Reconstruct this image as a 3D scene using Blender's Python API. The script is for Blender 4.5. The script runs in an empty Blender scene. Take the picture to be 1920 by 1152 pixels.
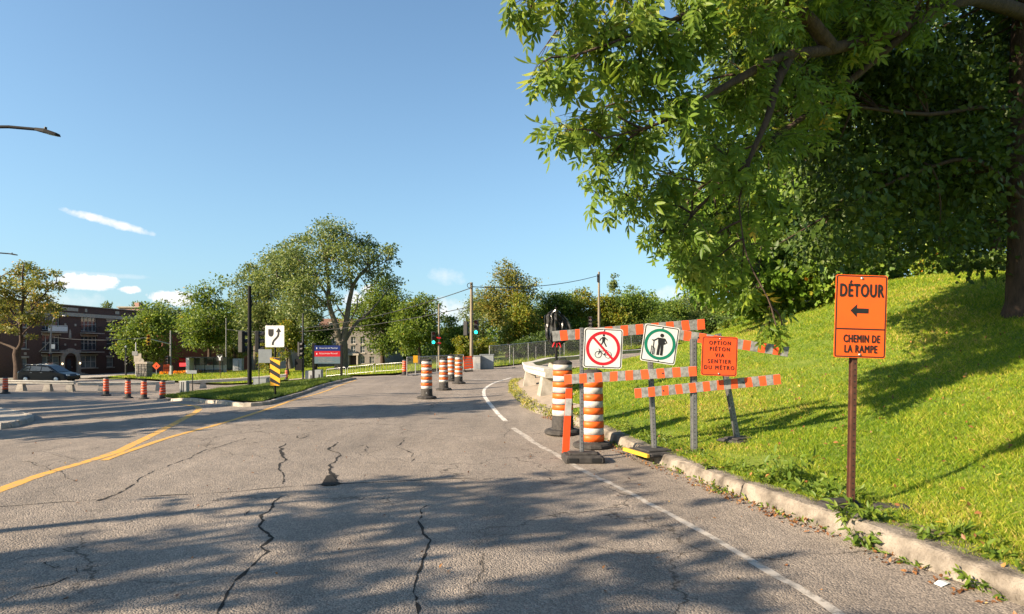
import bpy, math, random
import numpy as np
from mathutils import Vector, Matrix
from mathutils.geometry import delaunay_2d_cdt
R = math.radians
scene = bpy.context.scene
col = scene.collection
# ------------------------------------------------------------------ camera
EYE, F, CX, HY = 1.5, 1150.0, 960.0, 654.0      # eye height, focal length / centre / horizon of the 1920 px photograph
cam_d = bpy.data.cameras.new('camera'); cam = bpy.data.objects.new('camera', cam_d); col.objects.link(cam)
cam.location = (0, 0, EYE); cam.rotation_euler = (R(90), 0, 0)
cam_d.sensor_width = 36; cam_d.lens = 36 * F / 1920; cam_d.shift_y = (HY - 576) / 1920
cam_d.clip_end = 2000; cam_d.clip_start = 0.05
scene.camera = cam
# ------------------------------------------------------------------ light
SUN_EL = R(25); SUN_DIR = Vector((0.90, 0.43, 0)).normalized()     # direction the light travels on the ground
world = bpy.data.worlds.new('World'); scene.world = world; world.use_nodes = True
wt = world.node_tree; wt.nodes.clear()
sky = wt.nodes.new('ShaderNodeTexSky'); sky.sky_type = 'NISHITA'; sky.sun_disc = False
sky.sun_elevation = SUN_EL; sky.sun_rotation = math.atan2(-SUN_DIR.x, -SUN_DIR.y)
sky.air_density = 1.0; sky.dust_density = 0.9; sky.ozone_density = 2.2
bg = wt.nodes.new('ShaderNodeBackground'); bg.inputs['Strength'].default_value = 0.078
wo = wt.nodes.new('ShaderNodeOutputWorld')
sd = bpy.data.lights.new('sun', 'SUN'); sd.energy = 5.0; sd.angle = R(0.5); sd.color = (1.0, 0.82, 0.60)
sun = bpy.data.objects.new('sun', sd); col.objects.link(sun)
tv = Vector((SUN_DIR.x * math.cos(SUN_EL), SUN_DIR.y * math.cos(SUN_EL), -math.sin(SUN_EL)))
sun.rotation_euler = tv.to_track_quat('-Z', 'Y').to_euler(); sun.location = (-30, -20, 30)
scene.view_settings.view_transform = 'Standard'; scene.view_settings.look = 'None'
scene.view_settings.exposure = 1.5; scene.view_settings.gamma = 1.0
# ------------------------------------------------------------------ clouds in the sky (a few small ones low over the horizon)
def wn(t, **kw):
    n = wt.nodes.new(t)
    for k, v in kw.items(): setattr(n, k, v)
    return n
def wmath(op, a, b=None, clamp=False):
    n = wn('ShaderNodeMath', operation=op); n.use_clamp = clamp
    for i, v in enumerate((a, b)):
        if v is None: continue
        if isinstance(v, (int, float)): n.inputs[i].default_value = v
        else: wt.links.new(v, n.inputs[i])
    return n.outputs[0]
tc = wn('ShaderNodeTexCoord'); sp = wn('ShaderNodeSeparateXYZ'); wt.links.new(tc.outputs['Generated'], sp.inputs[0])
az = wmath('ARCTAN2', sp.outputs[0], sp.outputs[1]); el = wmath('ARCSINE', sp.outputs[2])
cz = wn('ShaderNodeCombineXYZ'); wt.links.new(az, cz.inputs[0]); wt.links.new(el, cz.inputs[1])
nz = wn('ShaderNodeTexNoise'); nz.inputs['Scale'].default_value = 38; nz.inputs['Detail'].default_value = 7; nz.inputs['Roughness'].default_value = 0.6
wt.links.new(cz.outputs[0], nz.inputs['Vector'])
nd = wmath('SUBTRACT', nz.outputs['Fac'], 0.5)
def cloud(px, py, w, h, slope=0.0, soft=1.0, noise=1.6):
    a0 = math.atan2(px - CX, F); e0 = math.atan2((HY - py), math.hypot(F, px - CX)); k = 1 / math.hypot(F, px - CX)
    da = wmath('SUBTRACT', az, a0); de = wmath('SUBTRACT', wmath('SUBTRACT', el, e0), wmath('MULTIPLY', da, slope))
    u = wmath('DIVIDE', da, w * k); v = wmath('DIVIDE', de, h * k)
    r2 = wmath('ADD', wmath('MULTIPLY', u, u), wmath('MULTIPLY', v, v))
    m = wmath('ADD', wmath('SUBTRACT', 1.0, r2), wmath('MULTIPLY', nd, noise * 2))
    return wmath('MULTIPLY', m, soft, clamp=True)
tot = None
for a in ((170, 527, 50, 15, 0, 2.2, 2.2), (140, 536, 62, 8, -.03, 1.2, 1.8), (242, 545, 19, 9, 0, 2.0, 2.0), (320, 560, 40, 16, 0, 2.0, 2.0), (205, 417, 80, 9, -.2, 1.1, 1.5),
          (840, 520, 42, 16, -.1, .35, 1.8), (190, 516, 90, 6, 0, .3, 1.2), (670, 570, 32, 26, 0, 1.2, 1.6), (690, 545, 18, 12, 0, 1.2, 1.6), (1255, 555, 30, 18, 0, .5, 1.6),
          (60, 560, 120, 22, 0, .35, 1.8), (845, 585, 70, 26, 0, .7, 1.6)):
    c = cloud(*a); tot = c if tot is None else wmath('MAXIMUM', tot, c)
hz = wmath('MULTIPLY', wmath('POWER', wmath('SUBTRACT', 1.0, wmath('ABSOLUTE', sp.outputs[2]), clamp=True), 3.2), 0.66)
pale = wn('ShaderNodeMix', data_type='RGBA'); tn = wn('ShaderNodeMix', data_type='RGBA', blend_type='MULTIPLY'); tn.inputs[0].default_value = 1.0; wt.links.new(sky.outputs[0], tn.inputs[6]); tn.inputs[7].default_value = (.88, 1.0, 1.02, 1)
wt.links.new(hz, pale.inputs[0]); wt.links.new(tn.outputs[2], pale.inputs[6]); pale.inputs[7].default_value = (1.72, 2.9, 3.75, 1)
mixc = wn('ShaderNodeMix', data_type='RGBA'); wt.links.new(tot, mixc.inputs[0]); wt.links.new(pale.outputs[2], mixc.inputs[6]); mixc.inputs[7].default_value = (5.0, 5.0, 5.0, 1)
wt.links.new(mixc.outputs[2], bg.inputs[0]); wt.links.new(bg.outputs[0], wo.inputs[0])
# ------------------------------------------------------------------ terrain height
CTRL = [(x, y, 0) for x in (-6, -3, 0, 2.2) for y in (-10, -4, 1, 5, 9)] + [(-6, 14, 0), (-3, 14, 0), (0.3, 14, 0), (-6.5, 18, -.02), (-3, 20, 0), (0, 21, 0),
    (-7.6, 24, -.03), (-2, 27, .03), (.3, 26, .03), (-7.9, 29.7, -.02), (-5, 33, 0),
    (-13.7, 17, -.5), (-9.9, 21.5, -.33), (-16, 29.5, -.95), (-17, 31.5, -.98), (-14.5, 32, -.72), (-10.5, 29, -.3), (-15, 8, -.42), (-15, -5, -.35), (-22, 20, -.95),
    (-21.6, 38, -1.67), (-24.7, 39.5, -1.69), (-27, 41, -1.64), (-33.9, 41, -1.5), (-31, 44, -1.63), (-27, 46, -1.68), (-23.8, 48, -1.58), (-17.5, 48, -1.17), (-13, 42, -.72),
    (-30, 30, -1.6), (-36, 57, -1.4), (-26.3, 54, -1.75), (-30, 72, -1.3), (-18, 66, -.75), (-19.5, 72, -.8), (-43, 57, -1.68), (-44, 78, -1.75), (-27, 110, -1.9), (-10, 50, -.15), (-7, 38, -.12),
    (-66, 82, -2.4), (-65, 106, -2.5), (-50, 95, -2.2), (-60, 55, -1.9), (-90, 60, -2.4), (-40, 5, -1.6), (-90, 0, -2.4), (-90, 130, -2.6), (-40, -20, -1.5),
    (-1.7, 33, .15), (-6.3, 36, -.1), (-4.5, 40, -.05), (-2, 42, .08), (-1.8, 52, -.1), (3.9, 50, .37), (9.2, 66, 1.04), (10.5, 55, .83), (21.5, 75, 2.35), (22, 58, 1.7), (35, 66, 2.7), (34, 82, 3.2),
    (3.2, 37.5, .15), (9, 46, .5), (.6, 30, .04), (14, 51, 1.0), (-8, 75, 0), (0, 90, .5), (20, 100, 2.5), (0, 140, .5), (60, 80, 4.2), (60, 140, 5), (-40, 150, -2), (110, 60, 5.5), (110, 140, 6),
    (3.2, 2.6, 0), (2.9, 3.8, 0), (2.4, 6, 0), (1.6, 9.7, 0), (.6, 14.3, .0), (3.3, -6, 0), (3.4, 4.5, .06), (2.9, 6.6, .06), (3.6, -1, .06),
    (4.5, 6.1, .3), (4.6, 3, .2), (6.5, 8.5, .92), (9.2, 11.3, 1.95), (3.1, 8.4, .12), (2.4, 10.5, .18), (2.7, 13, .38), (1.7, 14, .22), (4.1, 14, .75), (5.5, 13, .9), (1.9, 22, .4), (4, 26, .62), (7.6, 30, 1.15),
    (13.2, 17, 3.45), (12.2, 19, 3.55), (12.2, 22, 3.45), (12.7, 27, 3.1), (13.8, 36, 2.85), (11, 38, 1.7), (12, 13, 2.9), (10, 6, 1.8), (10, -3, 1.6), (7, 18, 1.7), (8, 24, 1.9),
    (18, 18, 3.5), (18, 30, 3.3), (25, 22, 3.6), (25, 38, 3.4), (22, 45, 2.6), (40, 20, 4), (30, 5, 3.6), (30, -10, 3.4), (45, 50, 3.6), (110, 0, 5), (6.5, -2, .5), (6.5, 3.5, .62)]
_cp = np.array(CTRL, float)
def _phi(r): return np.where(r > 1e-9, r * r * np.log(np.maximum(r, 1e-9)), 0)
_n = len(_cp); _A = np.zeros((_n + 3, _n + 3))
_A[:_n, :_n] = _phi(np.hypot(_cp[:, None, 0] - _cp[None, :, 0], _cp[:, None, 1] - _cp[None, :, 1])) + np.eye(_n) * 0.6
_A[:_n, _n] = 1; _A[:_n, _n + 1:] = _cp[:, :2]; _A[_n, :_n] = 1; _A[_n + 1:, :_n] = _cp[:, :2].T
_w = np.linalg.solve(_A, np.concatenate([_cp[:, 2], [0, 0, 0]]))
def H(x, y):
    x = np.asarray(x, float); y = np.asarray(y, float); sh = x.shape
    x = np.clip(x.ravel(), -110, 110); y = np.clip(y.ravel(), -20, 150); out = np.empty(len(x))
    for i in range(0, len(x), 20000):
        xs, ys = x[i:i + 20000], y[i:i + 20000]
        out[i:i + 20000] = _phi(np.hypot(xs[:, None] - _cp[None, :, 0], ys[:, None] - _cp[None, :, 1])) @ _w[:_n] + _w[_n] + _w[_n + 1] * xs + _w[_n + 2] * ys
    return out.reshape(sh)
def h(x, y): return float(H(np.array([x]), np.array([y]))[0])
_ds = np.concatenate([np.arange(2, 30, .1), np.arange(30, 120, .25)])
def G(px, py, off=0.0):
    """the point of the ground that the photograph shows at this pixel"""
    xs = (px - CX) / F * _ds; g = H(xs, _ds) + off; ray = EYE - (py - HY) / F * _ds
    i = int(np.argmax(ray <= g)); return (float(xs[i]), float(_ds[i]))
def X(px, d): return (px - CX) / F * d
def Z(py, d): return EYE - (py - HY) / F * d
# ------------------------------------------------------------------ materials
MAT = {}
def mat(name, c1, c2=None, scale=6.0, rough=0.8, bump=0.0, bscale=None, metal=0.0, spec=0.3, detail=5, ramp=(0.35, 0.65), emit=None, estr=0.0, stretch=None):
    if name in MAT: return MAT[name]
    m = bpy.data.materials.new(name); m.use_nodes = True; nt = m.node_tree; b = nt.nodes['Principled BSDF']; MAT[name] = m
    b.inputs['Roughness'].default_value = rough; b.inputs['Metallic'].default_value = metal; b.inputs['Specular IOR Level'].default_value = spec
    if c2 is None: c2 = tuple(v * 0.82 for v in c1)
    t = nt.nodes.new('ShaderNodeTexCoord'); n = nt.nodes.new('ShaderNodeTexNoise'); n.inputs['Scale'].default_value = scale; n.inputs['Detail'].default_value = detail; n.inputs['Roughness'].default_value = .62
    vec = t.outputs['Object']
    if stretch:
        mp = nt.nodes.new('ShaderNodeMapping'); mp.inputs['Scale'].default_value = stretch; nt.links.new(vec, mp.inputs[0]); vec = mp.outputs[0]
    nt.links.new(vec, n.inputs['Vector'])
    r = nt.nodes.new('ShaderNodeValToRGB'); r.color_ramp.elements[0].position, r.color_ramp.elements[1].position = ramp
    r.color_ramp.elements[0].color = (*c1, 1); r.color_ramp.elements[1].color = (*c2, 1)
    nt.links.new(n.outputs['Fac'], r.inputs[0]); nt.links.new(r.outputs[0], b.inputs['Base Color'])
    if bump:
        n2 = nt.nodes.new('ShaderNodeTexNoise'); n2.inputs['Scale'].default_value = bscale or scale * 4; n2.inputs['Detail'].default_value = 6; nt.links.new(vec, n2.inputs['Vector'])
        bp = nt.nodes.new('ShaderNodeBump'); bp.inputs['Strength'].default_value = bump; bp.inputs['Distance'].default_value = .02
        nt.links.new(n2.outputs['Fac'], bp.inputs['Height']); nt.links.new(bp.outputs[0], b.inputs['Normal'])
    if emit: b.inputs['Emission Color'].default_value = (*emit, 1); b.inputs['Emission Strength'].default_value = estr
    return m
TINT = (1.36, 1.22, 1.0)
def leaf_mat(name, cols, transl=0.4, rough=0.5, spec=0.35, bright=1.0):
    if name in MAT: return MAT[name]
    m = bpy.data.materials.new(name); m.use_nodes = True; nt = m.node_tree; MAT[name] = m; b = nt.nodes['Principled BSDF']; out = nt.nodes['Material Output']
    a = nt.nodes.new('ShaderNodeAttribute'); a.attribute_name = 'rnd'
    r = nt.nodes.new('ShaderNodeValToRGB'); e = r.color_ramp.elements
    while len(e) < len(cols): e.new(0.5)
    for i, (p, c) in enumerate(cols): e[i].position = p; e[i].color = (*[v * bright * b_ for v, b_ in zip(c, TINT)], 1)
    nt.links.new(a.outputs['Fac'], r.inputs[0]); nt.links.new(r.outputs[0], b.inputs['Base Color'])
    b.inputs['Roughness'].default_value = rough; b.inputs['Specular IOR Level'].default_value = spec
    tr = nt.nodes.new('ShaderNodeBsdfTranslucent'); hs = nt.nodes.new('ShaderNodeHueSaturation'); hs.inputs['Value'].default_value = 1.35; hs.inputs['Hue'].default_value = .485
    nt.links.new(r.outputs[0], hs.inputs['Color']); nt.links.new(hs.outputs[0], tr.inputs[0])
    mx = nt.nodes.new('ShaderNodeMixShader'); mx.inputs[0].default_value = transl
    nt.links.new(b.outputs[0], mx.inputs[1]); nt.links.new(tr.outputs[0], mx.inputs[2]); nt.links.new(mx.outputs[0], out.inputs[0])
    return m
def asphalt():
    m = bpy.data.materials.new('asphalt'); m.use_nodes = True; nt = m.node_tree; MAT['asphalt'] = m; b = nt.nodes['Principled BSDF']; L = nt.links.new
    t = nt.nodes.new('ShaderNodeTexCoord')
    def noise(s, d=6, ro=.6):
        n = nt.nodes.new('ShaderNodeTexNoise'); n.inputs['Scale'].default_value = s; n.inputs['Detail'].default_value = d; n.inputs['Roughness'].default_value = ro; L(t.outputs['Object'], n.inputs['Vector']); return n
    def ramp(src, p0, p1, c0, c1):
        r = nt.nodes.new('ShaderNodeValToRGB'); r.color_ramp.elements[0].position = p0; r.color_ramp.elements[1].position = p1
        r.color_ramp.elements[0].color = (*c0, 1); r.color_ramp.elements[1].color = (*c1, 1); L(src, r.inputs[0]); return r.outputs[0]
    def mix(mode, f, a, c):
        x = nt.nodes.new('ShaderNodeMix'); x.data_type = 'RGBA'; x.blend_type = mode
        if isinstance(f, float): x.inputs[0].default_value = f
        else: L(f, x.inputs[0])
        L(a, x.inputs[6])
        if isinstance(c, tuple): x.inputs[7].default_value = c
        else: L(c, x.inputs[7])
        return x.outputs[2]
    c = ramp(noise(.45, 4).outputs['Fac'], .3, .72, (.218, .187, .158), (.298, .258, .220))
    mp = nt.nodes.new('ShaderNodeMapping'); mp.inputs['Scale'].default_value = (1.1, .10, 1); mp.inputs['Rotation'].default_value = (0, 0, .12); L(t.outputs['Object'], mp.inputs[0]); wl = noise(1.0, 5); L(mp.outputs[0], wl.inputs['Vector'])
    c = mix('MULTIPLY', .8, c, ramp(wl.outputs['Fac'], .32, .66, (.74, .75, .77), (1.12, 1.11, 1.10)))   # lanes worn by tyres
    st = noise(.9, 7, .7); c = mix('MULTIPLY', .8, c, ramp(st.outputs['Fac'], .60, .72, (1, 1, 1), (.62, .61, .60)))   # stains
    c = mix('MULTIPLY', .55, c, ramp(noise(3.5, 5).outputs['Fac'], .3, .7, (.75, .75, .75), (1.1, 1.1, 1.1)))
    v = nt.nodes.new('ShaderNodeTexVoronoi'); v.inputs['Scale'].default_value = 75; L(t.outputs['Object'], v.inputs['Vector'])
    sc = nt.nodes.new('ShaderNodeSeparateColor'); L(v.outputs['Color'], sc.inputs[0])
    c = mix('MULTIPLY', .85, c, ramp(sc.outputs[0], .1, .95, (.70, .70, .70), (1.32, 1.30, 1.27)))
    c = mix('MULTIPLY', .8, c, ramp(noise(160, 2).outputs['Fac'], .35, .6, (.68, .68, .68), (1.1, 1.1, 1.1)))
    # hairline cracks: warped cell borders, only in patches
    wv = noise(1.3, 5); add = nt.nodes.new('ShaderNodeMixRGB'); add.blend_type = 'ADD'; add.inputs[0].default_value = .9; L(t.outputs['Object'], add.inputs[1]); L(wv.outputs['Color'], add.inputs[2])
    ve = nt.nodes.new('ShaderNodeTexVoronoi'); ve.feature = 'DISTANCE_TO_EDGE'; ve.inputs['Scale'].default_value = .55; L(add.outputs[0], ve.inputs['Vector'])
    line = ramp(ve.outputs['Distance'], .002, .008, (1, 1, 1), (0, 0, 0)); patch = ramp(noise(.22, 2).outputs['Fac'], .42, .52, (0, 0, 0), (1, 1, 1))
    mm = nt.nodes.new('ShaderNodeMath'); mm.operation = 'MULTIPLY'; L(line, mm.inputs[0]); L(patch, mm.inputs[1])
    c = mix('MIX', mm.outputs[0], c, (.07, .06, .05, 1))
    L(c, b.inputs['Base Color']); b.inputs['Roughness'].default_value = .86; b.inputs['Specular IOR Level'].default_value = .25
    bp = nt.nodes.new('ShaderNodeBump'); bp.inputs['Strength'].default_value = .9; bp.inputs['Distance'].default_value = .007
    L(v.outputs['Distance'], bp.inputs['Height']); bp.invert = True
    bp2 = nt.nodes.new('ShaderNodeBump'); bp2.inputs['Strength'].default_value = .6; bp2.inputs['Distance'].default_value = .03; L(noise(5, 6).outputs['Fac'], bp2.inputs['Height']); L(bp2.outputs[0], bp.inputs['Normal'])
    L(bp.outputs[0], b.inputs['Normal']); return m
def paint(name, c, keep=.5):
    """worn road paint: paint flakes over the asphalt colour"""
    m = bpy.data.materials.new(name); m.use_nodes = True; nt = m.node_tree; MAT[name] = m; b = nt.nodes['Principled BSDF']; L = nt.links.new; out = nt.nodes['Material Output']
    t = nt.nodes.new('ShaderNodeTexCoord'); n = nt.nodes.new('ShaderNodeTexNoise'); n.inputs['Scale'].default_value = 9; n.inputs['Detail'].default_value = 9; n.inputs['Roughness'].default_value = .78; L(t.outputs['Object'], n.inputs['Vector'])
    r = nt.nodes.new('ShaderNodeValToRGB'); r.color_ramp.elements[0].position = keep; r.color_ramp.elements[1].position = keep + .10; r.color_ramp.elements[0].color = (*c, 1); r.color_ramp.elements[1].color = (.21, .19, .165, 1)
    L(n.outputs['Fac'], r.inputs[0]); L(r.outputs[0], b.inputs['Base Color']); b.inputs['Roughness'].default_value = .8
    return m
asphalt(); paint('yellow_paint', (.55, .30, .045), .51); paint('white_paint', (.60, .57, .52), .50); paint('white_paint_worn', (.40, .365, .32), .475)
mat('crack', (.010, .009, .008), (.024, .021, .018), 30, .95)
mat('concrete', (.40, .36, .31), (.24, .215, .18), 3.2, .9, .6, 40); mat('kerb_concrete', (.29, .25, .205), (.085, .072, .058), 4.5, .94, 1.0, 60, ramp=(.36, .64), detail=13)
mat('rail_concrete', (.50, .47, .42), (.36, .335, .29), 4, .85, .3, 40); mat('sand_pavement', (.38, .31, .24), (.28, .23, .175), 4, .92, .5, 50)
mat('dirt', (.10, .075, .05), (.16, .125, .09), 8, .95, .5); mat('turf', (.09, .15, .016), (.17, .21, .03), 1.4, .95, .8, 60); mat('turf_far', (.15, .195, .02), (.19, .22, .03), .6, .95, .8, 30)
mat('orange_sheet', (.74, .105, .010), (.60, .085, .012), 4, .45, spec=.4, ramp=(.45, .8), detail=8); mat('orange_sheet_red', (.74, .085, .020), (.46, .06, .022), 12, .5, ramp=(.5, .85), detail=8); mat('orange_plastic', (.68, .11, .012), (.40, .075, .022), 9, .5, spec=.35, ramp=(.5, .8), detail=8)
mat('white_sheet', (.46, .45, .43), (.24, .225, .20), 9, .5, ramp=(.48, .78), detail=8); mat('grey_sheet', (.235, .235, .228), (.13, .13, .126), 22, .6, ramp=(.4, .62)); mat('sign_white', (.62, .62, .60), (.44, .435, .42), 6, .45, ramp=(.45, .8), detail=8)
mat('black_ink', (.012, .012, .012), (.02, .02, .02), 10, .5); mat('red_ink', (.48, .012, .022), (.40, .012, .02), 10, .45); mat('green_ink', (.006, .17, .10), (.006, .14, .085), 10, .45)
mat('rubber', (.026, .024, .023), (.055, .05, .046), 14, .8, .4, 60); mat('galvanised', (.24, .24, .24), (.15, .15, .155), 12, .5, .15, 40, metal=.55); mat('brown_steel', (.11, .048, .030), (.065, .03, .02), 12, .55, .2, 40, metal=.2)
mat('black_metal', (.012, .012, .013), (.018, .018, .018), 6, .75, spec=.1); mat('dark_metal', (.045, .047, .05), (.03, .03, .032), 6, .5, metal=.3); mat('steel', (.5, .5, .5), (.42, .42, .42), 8, .4, metal=.7)
mat('wood_pole', (.25, .21, .155), (.16, .135, .10), 2, .9, .5, 30, stretch=(8, 8, .6)); mat('bark', (.085, .055, .040), (.032, .023, .018), 5, .95, 1.0, 16, stretch=(3, 3, .7), ramp=(.3, .7)); mat('bark_grey', (.17, .145, .115), (.085, .072, .06), 4, .95, .9, 14, stretch=(3, 3, .6))
mat('yellow_sheet', (.80, .40, .02), (.70, .34, .02), 10, .5); mat('yellow_chip', (.72, .42, .02), (.42, .25, .03), 14, .7)
mat('cabinet_grey', (.27, .29, .30), (.22, .24, .25), 3, .5, metal=.1); mat('cabinet_pale', (.36, .36, .35), (.28, .28, .27), 4, .6); mat('housing', (.018, .018, .019), (.026, .026, .026), 6, .55); mat('housing_yellow', (.52, .31, .03), (.42, .25, .025), 6, .5)
mat('lens_dark', (.03, .02, .02), None, 6, .2); mat('lens_green', (.01, .5, .38), None, 6, .3, emit=(.02, .95, .70), estr=1.6); mat('lens_red', (.12, .008, .006), None, 6, .2)
mat('black_plastic', (.016, .016, .017), (.024, .024, .024), 6, .28, .4, 8, spec=.6); mat('ribbon', (.45, .012, .02), None, 6, .5)
mat('brick', (.105, .060, .048), (.07, .041, .034), 3, .9, .5, 20, stretch=(1, 1, 3)); mat('brick_red', (.15, .052, .036), (.10, .038, .028), 3, .9, .5, 20, stretch=(1, 1, 3)); mat('brick_pink', (.42, .25, .20), (.34, .20, .16), 3, .9)
mat('limestone', (.38, .33, .27), (.28, .245, .20), 3, .9, .3, 20); mat('grey_stone', (.21, .185, .165), (.15, .135, .12), 2.5, .9, .5, 9); mat('stucco', (.50, .44, .36), (.42, .37, .3), 2, .9); mat('roof_brown', (.16, .09, .065), (.11, .065, .05), 4, .9); mat('roof_tar', (.05, .05, .05), None, 3, .9)
mat('glass', (.035, .045, .05), (.06, .07, .075), .6, .08, spec=.8); mat('glass_pale', (.20, .23, .23), (.09, .11, .11), .8, .15, spec=.7); mat('window_frame', (.52, .50, .46), None, 5, .6); mat('door_dark', (.05, .028, .02), None, 5, .5)
mat('iron', (.02, .02, .02), None, 6, .6); mat('car_paint', (.006, .007, .011), (.008, .009, .013), 3, .3, spec=.25); mat('car_glass', (.015, .018, .02), None, 3, .06, spec=.8); mat('tyre', (.015, .015, .015), None, 8, .85); mat('rim', (.42, .42, .43), None, 5, .35, metal=.7)
mat('lamp_lens_red', (.4, .01, .01), None, 5, .3); mat('lamp_lens', (.7, .7, .7), None, 5, .2); mat('blue_panel', (.008, .022, .13), None, 4, .45); mat('red_panel', (.46, .012, .022), None, 4, .45); mat('slate_panel', (.115, .17, .20), None, 4, .45); mat('pale_ink', (.65, .68, .72), None, 5, .5)
mat('neon', (.6, .05, .05), None, 5, .5, emit=(1, .08, .08), estr=.5); mat('warm_lamp', (.8, .7, .5), None, 5, .5, emit=(1, .8, .5), estr=2.0); mat('rock', (.26, .235, .205), (.13, .115, .1), 5, .9, .8, 20)
mat('dead_leaf_base', (.2, .1, .04), None); mat('paper', (.62, .66, .66), None, 9, .7)
GREENS = [(0.0, (.030, .062, .010)), (.35, (.052, .098, .014)), (.7, (.085, .135, .018)), (.93, (.13, .165, .022)), (1.0, (.26, .21, .03))]
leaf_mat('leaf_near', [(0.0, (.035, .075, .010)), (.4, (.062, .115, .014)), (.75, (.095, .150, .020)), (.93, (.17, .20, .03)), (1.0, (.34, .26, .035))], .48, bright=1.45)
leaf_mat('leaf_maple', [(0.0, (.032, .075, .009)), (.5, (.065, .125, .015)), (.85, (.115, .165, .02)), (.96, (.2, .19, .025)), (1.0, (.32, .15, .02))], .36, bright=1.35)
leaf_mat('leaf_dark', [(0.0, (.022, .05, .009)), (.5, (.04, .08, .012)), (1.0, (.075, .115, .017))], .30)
leaf_mat('leaf_mid', GREENS, .42, bright=1.25)
leaf_mat('leaf_grey', [(0.0, (.040, .074, .022)), (.5, (.074, .116, .032)), (1.0, (.14, .165, .05))], .38, .45, .4, bright=1.2)
leaf_mat('leaf_yellow', [(0.0, (.06, .10, .012)), (.5, (.11, .155, .016)), (.85, (.21, .19, .018)), (1.0, (.36, .2, .015))], .42)
leaf_mat('leaf_autumn', [(0.0, (.045, .07, .015)), (.45, (.085, .11, .022)), (.8, (.15, .145, .026)), (1.0, (.25, .15, .03))], .38, bright=1.2)
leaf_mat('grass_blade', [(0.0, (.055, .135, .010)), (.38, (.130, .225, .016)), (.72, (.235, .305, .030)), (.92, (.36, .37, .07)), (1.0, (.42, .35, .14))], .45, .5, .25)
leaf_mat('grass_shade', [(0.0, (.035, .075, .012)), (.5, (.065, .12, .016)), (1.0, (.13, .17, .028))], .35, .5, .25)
leaf_mat('weed', [(0.0, (.05, .10, .015)), (.5, (.09, .16, .022)), (.9, (.15, .2, .03)), (1.0, (.32, .26, .04))], .42)
leaf_mat('weed_yellow', [(0.0, (.09, .14, .025)), (.5, (.19, .21, .04)), (1.0, (.34, .29, .08))], .35)
leaf_mat('litter', [(0.0, (.07, .035, .018)), (.5, (.15, .07, .03)), (.85, (.24, .13, .05)), (1.0, (.36, .27, .10))], .15)
leaf_mat('flower', [(0.0, (.6, .22, .01)), (.6, (.75, .33, .01)), (1.0, (.7, .12, .01))], .3)
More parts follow.
